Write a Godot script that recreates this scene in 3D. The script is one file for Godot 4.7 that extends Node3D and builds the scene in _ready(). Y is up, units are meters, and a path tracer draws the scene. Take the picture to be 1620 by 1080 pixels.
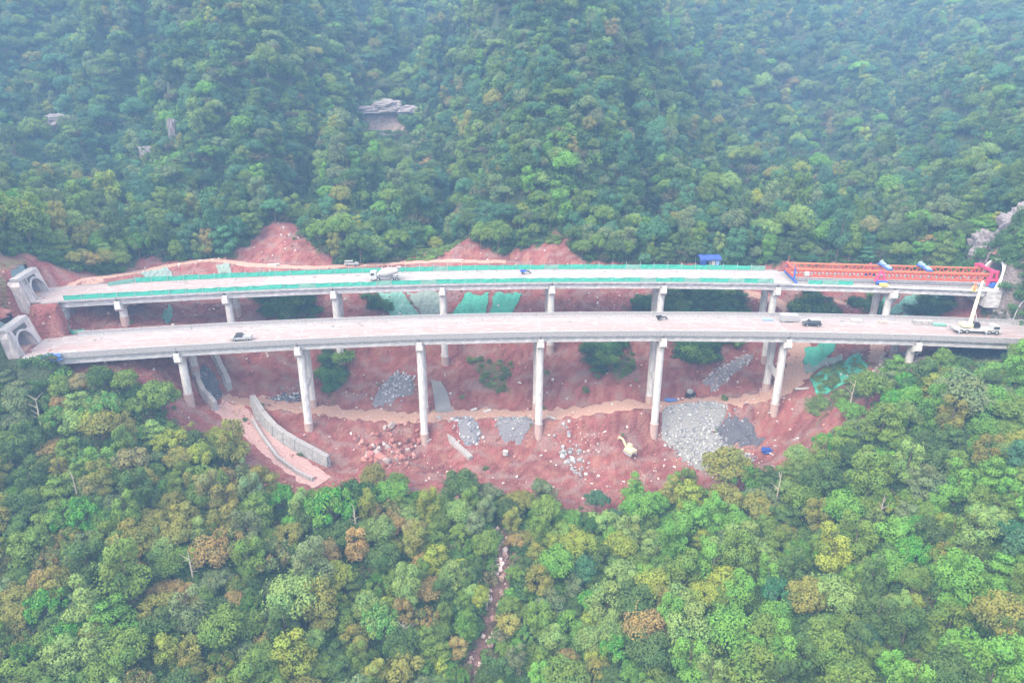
extends Node3D
# A twin motorway viaduct under construction across a wooded ravine, seen from the air.
# y is up, metres; the near deck's surface is y = 0.

const GROUND_POINTS := [
	Vector3(7.6, -30.7, -161), Vector3(-23, -31.5, -160), Vector3(-51.1, -26.8, -155), Vector3(-78.4, -17.1, -150), Vector3(38.3, -31.8, -160.5), Vector3(68.1, -27, -157), Vector3(-19.2, -18, -184), Vector3(11.6, -15.2, -184),
	Vector3(73.5, -20, -182), Vector3(-49.3, -18.2, -178), Vector3(-38.7, -15.2, -185), Vector3(31.1, -16.4, -183), Vector3(-52, -22.7, -163), Vector3(-74.7, -17.1, -159), Vector3(-22.2, -25.6, -165), Vector3(7.8, -25.7, -167),
	Vector3(32.5, -22.8, -167), Vector3(66.2, -20.8, -166), Vector3(79.1, -15.6, -174), Vector3(83.4, -10.1, -187), Vector3(75.1, -3, -205), Vector3(7.7, -2.5, -200), Vector3(-36.5, -3.9, -198), Vector3(55.9, -4.2, -199),
	Vector3(100.3, -4.2, -199), Vector3(119.7, -5, -192), Vector3(89.5, -11.9, -172), Vector3(98.6, -9.9, -167), Vector3(107.2, -6.5, -163), Vector3(-109.9, -0.3, -170), Vector3(-91.9, -2.2, -181), Vector3(-70.1, -2.3, -190),
	Vector3(-91.1, -2, -165), Vector3(-70, -12.9, -170), Vector3(-97.7, -3.7, -150), Vector3(-86.8, -6.9, -148), Vector3(-117.2, 8.1, -186), Vector3(-92.8, 8, -204), Vector3(-51.1, 4.8, -211), Vector3(-22.3, 4.4, -214),
	Vector3(-2, 4.6, -215), Vector3(38.7, 5, -215), Vector3(61.3, 5.2, -212), Vector3(87.6, 5.9, -210), Vector3(115.7, 7.2, -207), Vector3(-76.8, 17.2, -224), Vector3(14.8, 12.6, -226), Vector3(-35.2, 5.7, -219),
	Vector3(-111.5, 8.6, -203), Vector3(-33.1, -31, -148), Vector3(-9.5, -34, -147), Vector3(9.5, -34.7, -148), Vector3(22, -35.2, -146), Vector3(46.3, -32.2, -150), Vector3(-55.9, -26.8, -147), Vector3(-45.9, -30.7, -149),
	Vector3(-167.3, 21.6, -258), Vector3(-128.9, 22.4, -252), Vector3(-78.9, 24.1, -240), Vector3(-44.2, 17.7, -285), Vector3(-12, 21, -262), Vector3(15.2, 24.4, -238), Vector3(57.4, 21, -262), Vector3(106.8, 15.5, -300),
	Vector3(148.2, 19.1, -275), Vector3(164.5, 25.9, -228), Vector3(-232, 47.1, -290), Vector3(-190.4, 46.5, -305), Vector3(-155.6, 46.7, -300), Vector3(-114.8, 47.8, -272), Vector3(-89.5, 48, -268), Vector3(-58.2, 42.8, -330),
	Vector3(-22.4, 46, -318), Vector3(16.1, 48.2, -262), Vector3(48.4, 47.1, -290), Vector3(128.5, 43, -395), Vector3(191.9, 44, -370), Vector3(206.5, 47.1, -290), Vector3(-254.5, 77.4, -330), Vector3(-210.6, 78.6, -350),
	Vector3(-122, 75.7, -300), Vector3(-97, 76.7, -318), Vector3(-80.2, 83.1, -430), Vector3(-29.4, 80.5, -385), Vector3(14.7, 75.1, -290), Vector3(53.1, 77.4, -330), Vector3(129.7, 84.3, -450), Vector3(240, 86, -480),
	Vector3(288.3, 82.5, -420), Vector3(-229.7, 128.8, -400), Vector3(-133.9, 119.1, -345), Vector3(-99.1, 144.6, -490), Vector3(16.7, 119.1, -345), Vector3(154, 156.8, -560), Vector3(295.8, 167.4, -620), Vector3(393, 163.9, -600),
	Vector3(0, 330, -850), Vector3(400, 290, -900), Vector3(-400, 340, -850), Vector3(-430, 200, -500), Vector3(500, 180, -640), Vector3(330, 80, -240), Vector3(-330, 90, -240), Vector3(-112, -0.8, -150),
	Vector3(-112, 6.4, -178), Vector3(-118, -0.5, -160), Vector3(-122, 8, -170), Vector3(-118, 7, -184), Vector3(-130, 8, -156), Vector3(-140, 20, -165), Vector3(-135, 6, -140), Vector3(-150, 8, -120),
	Vector3(-140, 22, -190), Vector3(-170, 40, -160), Vector3(-220, 60, -140), Vector3(140, 12, -178), Vector3(150, 22, -170), Vector3(180, 40, -165), Vector3(135, -2.5, -160), Vector3(150, 4, -150),
	Vector3(220, 60, -150), Vector3(0, -58, -30), Vector3(-100, -32, -30), Vector3(120, -30, -30), Vector3(-200, 0, -60), Vector3(220, 5, -60), Vector3(0, -50, 60), Vector3(-200, -10, 60),
	Vector3(200, -10, 60), Vector3(-112.5, -15.7, -134.9), Vector3(-95.2, -27.4, -105.9), Vector3(-78.8, -34.6, -79.7), Vector3(-70.5, -27.1, -115.6), Vector3(-61.2, -37.1, -92.6), Vector3(-41.9, -32.9, -124.2), Vector3(-37.3, -40.5, -104.2),
	Vector3(-33.9, -45.3, -89.5), Vector3(25.9, -37.3, -123.6), Vector3(23.6, -43.4, -107.4), Vector3(21.5, -48.6, -92.6), Vector3(61.1, -28.7, -130), Vector3(53.4, -35.6, -107.1), Vector3(45.6, -40.4, -85), Vector3(90.1, -15.3, -137.2),
	Vector3(78.2, -24.8, -112.2), Vector3(66.4, -32.6, -87.9), Vector3(112.5, -5.1, -138.9), Vector3(102.8, -8.3, -138.8), Vector3(99, -13.4, -116.6), Vector3(84, -22.9, -91.6), Vector3(73.5, -28.9, -74.4), Vector3(79, -15.2, -143.7),
	Vector3(-18.9, -38.9, -111.2), Vector3(8.9, -43.8, -111.5), Vector3(-2.6, -35.2, -115.3), Vector3(-5, -42.2, -105.2), Vector3(-7.2, -45.1, -98.7), Vector3(-5.5, -55.7, -83),
]
var bare := PackedVector2Array([Vector2(-138, -168), Vector2(-133.3, -174.1), Vector2(-128.8, -181.4), Vector2(-123.3, -185.2), Vector2(-114.9, -191.4), Vector2(-112.1, -204.4), Vector2(-93.3, -205.7), Vector2(-83.8, -209.4), Vector2(-81.2, -217.7), Vector2(-77, -224.7), Vector2(-71.3, -224.7), Vector2(-65.3, -217.6), Vector2(-58.2, -212.1), Vector2(-53.1, -211.2), Vector2(-38.7, -215.1), Vector2(-31.9, -226.6), Vector2(-24, -233.1), Vector2(-14.9, -227.4), Vector2(-2.1, -219.7), Vector2(8.3, -221.9), Vector2(14.8, -226.9), Vector2(18.8, -222.5), Vector2(21.6, -214.6), Vector2(38.6, -214.2), Vector2(50.4, -212.5), Vector2(78.8, -212.9), Vector2(115.7, -206.7), Vector2(135.6, -194.5), Vector2(134.5, -187.6), Vector2(125.9, -173.1), Vector2(108.3, -160.6), Vector2(93.1, -148.4), Vector2(79.5, -140), Vector2(70.9, -136.4), Vector2(62, -135.7), Vector2(49.9, -135), Vector2(36.5, -140.2), Vector2(28.5, -137.7), Vector2(21.9, -132.4), Vector2(13.2, -133.3), Vector2(5.9, -134.4), Vector2(-1.5, -136.9), Vector2(-7.5, -138.9), Vector2(-15.9, -131.9), Vector2(-24.8, -133.9), Vector2(-32.8, -137.7), Vector2(-35.4, -136.2), Vector2(-40.5, -126.9), Vector2(-52.2, -129.2), Vector2(-67.5, -138.2), Vector2(-77.4, -141.2), Vector2(-84.3, -144.2), Vector2(-90.7, -145.4), Vector2(-103.1, -145.6), Vector2(-111.7, -145.9), Vector2(-124.9, -143)])
var tree_clump_a := PackedVector2Array([Vector2(48.4, -202.4), Vector2(71.2, -205), Vector2(72.6, -198.2), Vector2(64.2, -190.8), Vector2(55, -182.9), Vector2(47.7, -183.3), Vector2(46.8, -195.9)])
var tree_clump_b := PackedVector2Array([Vector2(-77.2, -192.9), Vector2(-59.1, -197.7), Vector2(-57, -191.6), Vector2(-70.8, -185.6)])
var tree_clump_c := PackedVector2Array([Vector2(33.8, -198.8), Vector2(45.3, -202.2), Vector2(44.4, -196.2)])
var tree_clump_d := PackedVector2Array([Vector2(85.6, -201.5), Vector2(94.4, -198.8), Vector2(98.8, -194.8), Vector2(84.8, -195.3)])
var tree_clump_e := PackedVector2Array([Vector2(103.5, -200.3), Vector2(112, -199.4), Vector2(109.9, -193.6), Vector2(102.9, -195.5)])
var tree_clump_f := PackedVector2Array([Vector2(-54.3, -181.6), Vector2(-49.5, -184.2), Vector2(-48.1, -181.1), Vector2(-47.9, -170.6), Vector2(-51.9, -171.2)])
var tree_clump_g := PackedVector2Array([Vector2(21.3, -187.2), Vector2(32.6, -187.9), Vector2(29, -183.8), Vector2(25.8, -175.8), Vector2(22.6, -180.3)])
var tree_clump_h := PackedVector2Array([Vector2(81.1, -162.8), Vector2(91.8, -162.7), Vector2(92.2, -154), Vector2(82.3, -151.4), Vector2(76.6, -152.8)])
var tree_clump_i := PackedVector2Array([Vector2(120.6, -194.4), Vector2(128, -189.3), Vector2(124.3, -184.5), Vector2(117.7, -191.4)])
var tree_clump_j := PackedVector2Array([Vector2(-45.3, -199.6), Vector2(-40.6, -200.1), Vector2(-36.2, -195.7), Vector2(-42, -196.1)])
var tree_clump_k := PackedVector2Array([Vector2(111.9, -173.7), Vector2(118.8, -168.8), Vector2(105.3, -151.4), Vector2(97.6, -153.2)])
var grass_a := PackedVector2Array([Vector2(-12.9, -184.1), Vector2(0.4, -182.7), Vector2(-2.7, -173.8), Vector2(-8, -176)])
var grass_b := PackedVector2Array([Vector2(27.4, -182.2), Vector2(36.2, -186.5), Vector2(35.1, -178.5), Vector2(29.3, -175.8)])
var grass_c := PackedVector2Array([Vector2(-34.9, -216.5), Vector2(-31, -228.1), Vector2(-24, -233.1), Vector2(-15, -228.3), Vector2(-22.9, -221.2), Vector2(-28.7, -216.2)])
var grass_d := PackedVector2Array([Vector2(10.5, -223.4), Vector2(15.2, -226.9), Vector2(18.9, -224.1), Vector2(16.6, -221.4), Vector2(12.5, -222)])
var grass_e := PackedVector2Array([Vector2(-136.8, -168.3), Vector2(-129.4, -177.2), Vector2(-124.8, -174), Vector2(-125.1, -166), Vector2(-131.6, -158.4)])
var grass_f := PackedVector2Array([Vector2(-131, -157.1), Vector2(-125.4, -163.8), Vector2(-122.5, -157.8), Vector2(-126.4, -148.5)])
var grass_g := PackedVector2Array([Vector2(75.8, -160.7), Vector2(84.9, -160.8), Vector2(76.9, -151.9)])
var road_low := PackedVector2Array([Vector2(72.8, -205.4), Vector2(80.8, -201.1), Vector2(84.3, -194.9), Vector2(83.2, -185.2), Vector2(79.3, -174.5), Vector2(73.4, -168.7), Vector2(65.1, -167.6), Vector2(50.7, -170.6), Vector2(32.7, -167.7), Vector2(20.6, -166.9), Vector2(7.8, -167.1), Vector2(-8.7, -167.8), Vector2(-22.3, -165.9), Vector2(-36, -166.1), Vector2(-49.1, -164.4), Vector2(-63.1, -161.8), Vector2(-74.6, -158.7)])
var road_high := PackedVector2Array([Vector2(-121.4, -170), Vector2(-120.8, -177.5), Vector2(-113.8, -189), Vector2(-107.3, -197.7), Vector2(-99.9, -202.5), Vector2(-91, -204.3), Vector2(-79.2, -203.5), Vector2(-64.6, -205.9), Vector2(-50.1, -211), Vector2(-34.7, -215), Vector2(-18.4, -215.7), Vector2(-2, -215.4)])
var road_ramp := PackedVector2Array([Vector2(-74.2, -157.3), Vector2(-65.1, -152.5), Vector2(-55.8, -146.7), Vector2(-45.4, -140.9)])
var road_side := PackedVector2Array([Vector2(92.3, -201.4), Vector2(102, -198.3), Vector2(108.6, -193.5), Vector2(103.6, -180.5), Vector2(95.8, -166.3)])
var gravel_a := PackedVector2Array([Vector2(-39.4, -171.1), Vector2(-35.7, -178.5), Vector2(-32.4, -181.3), Vector2(-28, -178.7), Vector2(-27.5, -174.5), Vector2(-32.6, -172.6), Vector2(-37.4, -169.7)])
var gravel_b := PackedVector2Array([Vector2(-65.2, -163.8), Vector2(-62.7, -166.7), Vector2(-57.5, -168.7), Vector2(-56.8, -166.1), Vector2(-63.5, -163.5)])
var gravel_c := PackedVector2Array([Vector2(-16.3, -165.1), Vector2(-11.2, -165.9), Vector2(-8.4, -161.8), Vector2(-9.2, -159.1), Vector2(-12.5, -158.8)])
var gravel_d := PackedVector2Array([Vector2(-4.3, -165.8), Vector2(6, -165.5), Vector2(5.1, -162.2), Vector2(0.8, -160.9), Vector2(-4.2, -162)])
var gravel_e := PackedVector2Array([Vector2(41.6, -168.4), Vector2(47.1, -169.8), Vector2(55.6, -169.3), Vector2(58.6, -164.4), Vector2(53.7, -160.9), Vector2(56, -156.8), Vector2(61.9, -150.3), Vector2(53.4, -147.6), Vector2(47.4, -147.9), Vector2(45.1, -154.9), Vector2(42.1, -160.4), Vector2(39.9, -162.4)])
var gravel_f := PackedVector2Array([Vector2(52.9, -161.2), Vector2(58.5, -164.1), Vector2(63.5, -161.2), Vector2(65.5, -155.6), Vector2(60.1, -154.5), Vector2(55.3, -157.3)])
var gravel_g := PackedVector2Array([Vector2(-81.1, -164.6), Vector2(-76.9, -163.8), Vector2(-74.4, -159), Vector2(-75.9, -155.7), Vector2(-80.3, -159.6)])
var gravel_h := PackedVector2Array([Vector2(53.8, -177.3), Vector2(60.7, -183.6), Vector2(73.1, -188.4), Vector2(69.4, -184.2), Vector2(56.7, -174.4)])
var rubble_a := PackedVector2Array([Vector2(-41.5, -158.9), Vector2(-28.8, -162.8), Vector2(-23.9, -160.3), Vector2(-26.2, -149.1), Vector2(-36.3, -148.1)])
var rubble_b := PackedVector2Array([Vector2(11, -161.8), Vector2(15.2, -162.8), Vector2(20.2, -152), Vector2(17.5, -148.1), Vector2(13.1, -154.3)])
var rubble_c := PackedVector2Array([Vector2(99.4, -171.8), Vector2(106, -169.1), Vector2(104.5, -158), Vector2(91, -151.4), Vector2(87.8, -153.9)])
var rubble_d := PackedVector2Array([Vector2(16.1, -162.6), Vector2(25.1, -160.2), Vector2(23.7, -154.6), Vector2(17.2, -154.1)])
var net_a := PackedVector2Array([Vector2(-41.2, -201.5), Vector2(-33.7, -202), Vector2(-27.9, -195.4), Vector2(-36.1, -194.2)])
var net_b := PackedVector2Array([Vector2(-32.7, -202.2), Vector2(-21, -203.4), Vector2(-20.5, -196.1), Vector2(-27.1, -195.4)])
var net_c := PackedVector2Array([Vector2(-14.5, -203.7), Vector2(-7.3, -203.4), Vector2(-8, -195.6), Vector2(-18.8, -196.1)])
var net_d := PackedVector2Array([Vector2(-5.1, -203.4), Vector2(3.1, -202.2), Vector2(-1.3, -194.9), Vector2(-7.3, -195.6)])
var net_e := PackedVector2Array([Vector2(84.5, -182.6), Vector2(92.7, -180.5), Vector2(86.3, -174.2), Vector2(81.6, -176.3)])
var net_f := PackedVector2Array([Vector2(81.3, -175.4), Vector2(90.3, -174.7), Vector2(90.7, -172.6), Vector2(80.8, -172.3)])
var net_g := PackedVector2Array([Vector2(81.1, -169.3), Vector2(94.5, -172.9), Vector2(92.2, -162.2), Vector2(79.6, -160.8)])
var net_h := PackedVector2Array([Vector2(113.5, -198.5), Vector2(117.3, -197.8), Vector2(112, -195.1), Vector2(110, -195.7)])
var net_i := PackedVector2Array([Vector2(118.9, -197.3), Vector2(124.5, -194.2), Vector2(114.8, -192.9), Vector2(112, -193.8)])
var net_j := PackedVector2Array([Vector2(125.2, -193.5), Vector2(127.5, -191.5), Vector2(117.8, -191.7), Vector2(115.3, -192.4)])
var net_k := PackedVector2Array([Vector2(-108.1, -192.3), Vector2(-103.5, -198.3), Vector2(-100, -195.1), Vector2(-105.8, -191.2)])
var net_l := PackedVector2Array([Vector2(-89.3, -200.3), Vector2(-85.9, -201.4), Vector2(-84.3, -198.7), Vector2(-88.2, -198.3)])
var net_m := PackedVector2Array([Vector2(-96.1, -177.6), Vector2(-96.9, -184.3), Vector2(-94.8, -180.8), Vector2(-93.4, -173.8)])
var pad := PackedVector2Array([Vector2(-23.1, -177.9), Vector2(-20.4, -177.9), Vector2(-16, -169.2), Vector2(-20.8, -168.2)])
var strip := PackedVector2Array([Vector2(-20, -165.4), Vector2(-10.6, -154.5)])
var wall_a := PackedVector2Array([Vector2(-66.8, -159.1), Vector2(-59.7, -153), Vector2(-53.8, -150.3), Vector2(-45.6, -148)])
var wall_low := PackedVector2Array([Vector2(-66, -155.3), Vector2(-56.9, -145.1), Vector2(-47.6, -140.8)])
var wall_b := PackedVector2Array([Vector2(-80.9, -160.5), Vector2(-78.3, -157.5), Vector2(-74.5, -154.7)])
var wall_c := PackedVector2Array([Vector2(-79.2, -168), Vector2(-76.7, -165.7), Vector2(-74.3, -163.7)])
var channel := PackedVector2Array([Vector2(-2.8, -129), Vector2(-1.3, -116.1), Vector2(-5, -105.2), Vector2(-7.2, -98.9), Vector2(-6.2, -87.1)])

var rng := RandomNumberGenerator.new()
var M := {}
var names := {}
var noise_a := FastNoiseLite.new()
var noise_b := FastNoiseLite.new()
var noise_c := FastNoiseLite.new()
var gx := PackedFloat32Array()
var gz := PackedFloat32Array()
var gh := PackedFloat32Array()
const NEAR := {"a": -158.5, "b": -0.056, "c": 0.00076, "y": 0.0, "w": 15.2}
const FAR := {"a": -181.6, "b": -0.0504, "c": 0.000843, "y": 7.1, "w": 15.2}
var near_piers := [-79.15, -51.95, -22.85, 7.25, 38.05, 69.05, 100.15]
var far_piers := [-101.75, -76.1, -48.45, -19.2, 11.2, 42.25, 73.4, 104.05]


func _ready() -> void:
	rng.seed = 20240611
	# camera
	var cam := Camera3D.new()
	cam.name = "camera"
	cam.position = Vector3(0, 58.6, 0)
	cam.rotation_degrees = Vector3(-20.7, 0, 0)
	cam.fov = 53.13
	cam.near = 1.0
	cam.far = 2500.0
	add_child(cam)
	cam.current = true
	# sky, haze, exposure
	var we := WorldEnvironment.new()
	we.name = "world_environment"
	var e := Environment.new()
	e.background_mode = Environment.BG_SKY
	var sm := ProceduralSkyMaterial.new()
	sm.sky_top_color = Color(0.95, 0.95, 0.958)
	sm.sky_horizon_color = Color(0.82, 0.82, 0.835)
	sm.sky_curve = 0.25
	sm.ground_horizon_color = Color(0.55, 0.58, 0.60)
	sm.ground_bottom_color = Color(0.25, 0.28, 0.27)
	var sky := Sky.new()
	sky.sky_material = sm
	e.sky = sky
	e.background_energy_multiplier = 1.0
	e.tonemap_mode = Environment.TONE_MAPPER_LINEAR
	e.tonemap_exposure = 4.5
	e.sdfgi_enabled = true
	e.ssao_enabled = true
	e.ssil_enabled = true
	e.fog_enabled = true
	e.fog_density = 0.00074
	e.fog_light_color = Color(0.60, 0.78, 1.0)
	we.environment = e
	add_child(we)
	var sun := DirectionalLight3D.new()
	sun.name = "sun"
	sun.light_energy = 0.65
	sun.light_angular_distance = 40.0
	sun.light_color = Color(1.0, 0.96, 0.88)
	sun.shadow_enabled = true
	add_child(sun)
	sun.look_at_from_position(Vector3(-85, 120, 75), Vector3.ZERO)
	for i in range(channel.size() - 1, -1, -1):
		channel_band.append(channel[i] - Vector2(2.4, 0))
	for p in channel:
		channel_band.append(p + Vector2(2.4, 0))
	make_materials()
	make_terrain()
	make_viaduct(true)
	make_viaduct(false)
	make_portals()
	make_roads()
	make_walls()
	make_gravel()
	make_nets()
	make_rocks()
	make_gantry()
	make_edge_netting()
	make_vehicles()
	make_site_things()
	make_forest()


# ------------------------------------------------------------------ helpers
class MB:
	var v := PackedVector3Array()
	var n := PackedVector3Array()
	var c := PackedColorArray()
	var uv := PackedVector2Array()
	var col := Color.WHITE
	var tinted := false
	var has_uv := false
	func tri(a: Vector3, b: Vector3, d: Vector3, na := Vector3.ZERO, nb := Vector3.ZERO, nd := Vector3.ZERO) -> void:
		v.append(a); v.append(d); v.append(b)
		if na == Vector3.ZERO:
			var m := (b - a).cross(d - a).normalized()
			n.append(m); n.append(m); n.append(m)
		else:
			n.append(na); n.append(nd); n.append(nb)
		c.append(col); c.append(col); c.append(col)
	func quad(a: Vector3, b: Vector3, d: Vector3, e: Vector3) -> void:
		tri(a, b, d); tri(a, d, e)
	func quv(a: Vector3, b: Vector3, d: Vector3, e: Vector3, ua: Vector2, ub: Vector2, ud: Vector2, ue: Vector2) -> void:
		has_uv = true
		quad(a, b, d, e)
		uv.append(ua); uv.append(ud); uv.append(ub); uv.append(ua); uv.append(ue); uv.append(ud)
	func fix(start: int) -> void:
		var vol := 0.0
		for i in range(start, v.size(), 3):
			vol += v[i].dot(v[i + 1].cross(v[i + 2]))
		if vol > 0.0:
			for i in range(start, v.size(), 3):
				var t := v[i + 1]; v[i + 1] = v[i + 2]; v[i + 2] = t
				var q := n[i + 1]; n[i + 1] = n[i + 2]; n[i + 2] = q
				n[i] = -n[i]; n[i + 1] = -n[i + 1]; n[i + 2] = -n[i + 2]
	func hexa(p: Array) -> void: # 4 bottom corners, 4 top corners, same order
		var s := v.size()
		quad(p[3], p[2], p[1], p[0]); quad(p[4], p[5], p[6], p[7])
		for i in 4:
			var j := (i + 1) % 4
			quad(p[i], p[j], p[j + 4], p[i + 4])
		fix(s)
	func box(o: Vector3, s: Vector3, b := Basis()) -> void:
		var h := s * 0.5
		var p := []
		for y in [-h.y, h.y]:
			for k in [Vector2(-1, -1), Vector2(1, -1), Vector2(1, 1), Vector2(-1, 1)]:
				p.append(o + b * Vector3(k.x * h.x, y, k.y * h.z))
		hexa(p)
	func bev(o: Vector3, s: Vector3, r: float, b := Basis()) -> void: # box with its upper edges chamfered
		var h := s * 0.5
		var rings := []
		for q in [[-h.y, 0.0], [h.y - r, 0.0], [h.y, r]]:
			var ring := []
			for k in [Vector2(-1, -1), Vector2(1, -1), Vector2(1, 1), Vector2(-1, 1)]:
				ring.append(o + b * Vector3(k.x * (h.x - q[1]), q[0], k.y * (h.z - q[1])))
			rings.append(ring)
		loft(rings)
	func loft(rings: Array) -> void: # closed rings joined, ends capped
		var s := v.size()
		var m: int = rings[0].size()
		for i in rings.size() - 1:
			for k in m:
				var l := (k + 1) % m
				quad(rings[i][k], rings[i][l], rings[i + 1][l], rings[i + 1][k])
		for k in range(1, m - 1):
			tri(rings[0][0], rings[0][k + 1], rings[0][k])
			var z: Array = rings[rings.size() - 1]
			tri(z[0], z[k], z[k + 1])
		fix(s)
	func tube(p0: Vector3, p1: Vector3, r0: float, r1: float, seg := 8, caps := true) -> void:
		var s := v.size()
		var d := (p1 - p0).normalized()
		var u := d.cross(Vector3.UP if absf(d.y) < 0.9 else Vector3.RIGHT).normalized()
		var w := d.cross(u)
		for i in seg:
			var a0 := TAU * i / seg
			var a1 := TAU * (i + 1) / seg
			var n0 := u * cos(a0) + w * sin(a0)
			var n1 := u * cos(a1) + w * sin(a1)
			tri(p0 + n0 * r0, p0 + n1 * r0, p1 + n1 * r1, n0, n1, n1)
			tri(p0 + n0 * r0, p1 + n1 * r1, p1 + n0 * r1, n0, n1, n0)
			if caps:
				tri(p0, p0 + n1 * r0, p0 + n0 * r0)
				tri(p1, p1 + n0 * r1, p1 + n1 * r1)
		var t0 := v[s]
		var wrong := (v[s + 1] - t0).cross(v[s + 2] - t0).dot(n[s]) > 0.0
		if wrong:
			for i in range(s, v.size(), 3):
				var t := v[i + 1]; v[i + 1] = v[i + 2]; v[i + 2] = t
				var q := n[i + 1]; n[i + 1] = n[i + 2]; n[i + 2] = q
			if caps:
				for i in range(s, v.size(), 12):
					for k in range(i + 6, i + 12):
						n[k] = -n[k]
	func beam(p0: Vector3, p1: Vector3, w: float, h: float) -> void:
		var d := (p1 - p0).normalized()
		var u := d.cross(Vector3.UP if absf(d.y) < 0.95 else Vector3.RIGHT).normalized()
		var t := u.cross(d)
		var p := []
		for q in [p0, p1]:
			for k in [Vector2(-1, -1), Vector2(1, -1), Vector2(1, 1), Vector2(-1, 1)]:
				p.append(q + u * k.x * w * 0.5 + t * k.y * h * 0.5)
		hexa(p)
	func mesh() -> ArrayMesh:
		var a := []
		a.resize(Mesh.ARRAY_MAX)
		a[Mesh.ARRAY_VERTEX] = v
		a[Mesh.ARRAY_NORMAL] = n
		if tinted:
			a[Mesh.ARRAY_COLOR] = c
		if has_uv:
			a[Mesh.ARRAY_TEX_UV] = uv
		var m := ArrayMesh.new()
		m.add_surface_from_arrays(Mesh.PRIMITIVE_TRIANGLES, a)
		return m


func numbered(called: String) -> String:
	var k: int = names.get(called, 0)
	names[called] = k + 1
	return called if k == 0 else "%s_%03d" % [called, k]


func thing(called: String, label: String, category: String, at := Vector3.ZERO, turn := 0.0, group := "") -> Node3D:
	var o := Node3D.new()
	o.name = numbered(called)
	add_child(o, true)
	o.position = at
	o.rotation.y = turn
	return tag(o, label, category, group)


func tag(o: Node3D, label: String, category: String, group := "") -> Node3D:
	o.set_meta("label", label)
	o.set_meta("category", category)
	if group != "":
		o.set_meta("group", group)
	return o


func inst(called: String, m: Mesh, mat_: Material, parent: Node = null) -> MeshInstance3D:
	var o := MeshInstance3D.new()
	o.mesh = m
	if mat_ != null:
		o.material_override = mat_
	if parent == null:
		o.name = numbered(called)
		add_child(o, true)
	else:
		o.name = called
		var k := 0
		while parent.has_node(NodePath(String(o.name))):
			k += 1
			o.name = "%s_%03d" % [called, k]
		parent.add_child(o, true)
	return o


func obj(called: String, mb: MB, mat_: Material, parent: Node = null) -> MeshInstance3D:
	return inst(called, mb.mesh(), mat_, parent)


func struct(called: String, mb: MB, mat_: Material) -> MeshInstance3D:
	var o := obj(called, mb, mat_)
	o.set_meta("kind", "structure")
	return o


func lin(r: float, g: float, b: float) -> Color:
	return Color(r, g, b).linear_to_srgb()


func mat(color: Color, rough := 0.85, tex: Texture2D = null, scale := Vector3.ONE, metal := 0.0) -> StandardMaterial3D:
	var m := StandardMaterial3D.new()
	m.albedo_color = color.linear_to_srgb()
	m.roughness = rough
	m.metallic = metal
	if tex != null:
		m.albedo_texture = tex
		m.uv1_triplanar = true
		m.uv1_world_triplanar = true
		m.uv1_scale = scale
	return m


func grain(seed_: int, freq: float, lo: float, hi: float, octaves := 4, size := 512) -> ImageTexture:
	var f := FastNoiseLite.new()
	f.seed = seed_
	f.noise_type = FastNoiseLite.TYPE_SIMPLEX_SMOOTH
	f.frequency = freq
	f.fractal_octaves = octaves
	var src := f.get_seamless_image(size, size)
	src.convert(Image.FORMAT_RGB8)
	var data := src.get_data()
	for i in data.size():
		var k: float = lo + (hi - lo) * data[i] / 255.0
		data[i] = int(clampf(k, 0.0, 1.0) * 255.0)
	return ImageTexture.create_from_image(Image.create_from_data(size, size, false, Image.FORMAT_RGB8, data))


func bumps(seed_: int, freq: float, octaves := 4, size := 512, strength := 6.0) -> ImageTexture:
	var f := FastNoiseLite.new()
	f.seed = seed_
	f.frequency = freq
	f.fractal_octaves = octaves
	var src := f.get_seamless_image(size, size)
	src.convert(Image.FORMAT_RGBA8)
	src.bump_map_to_normal_map(strength)
	return ImageTexture.create_from_image(src)


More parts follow.
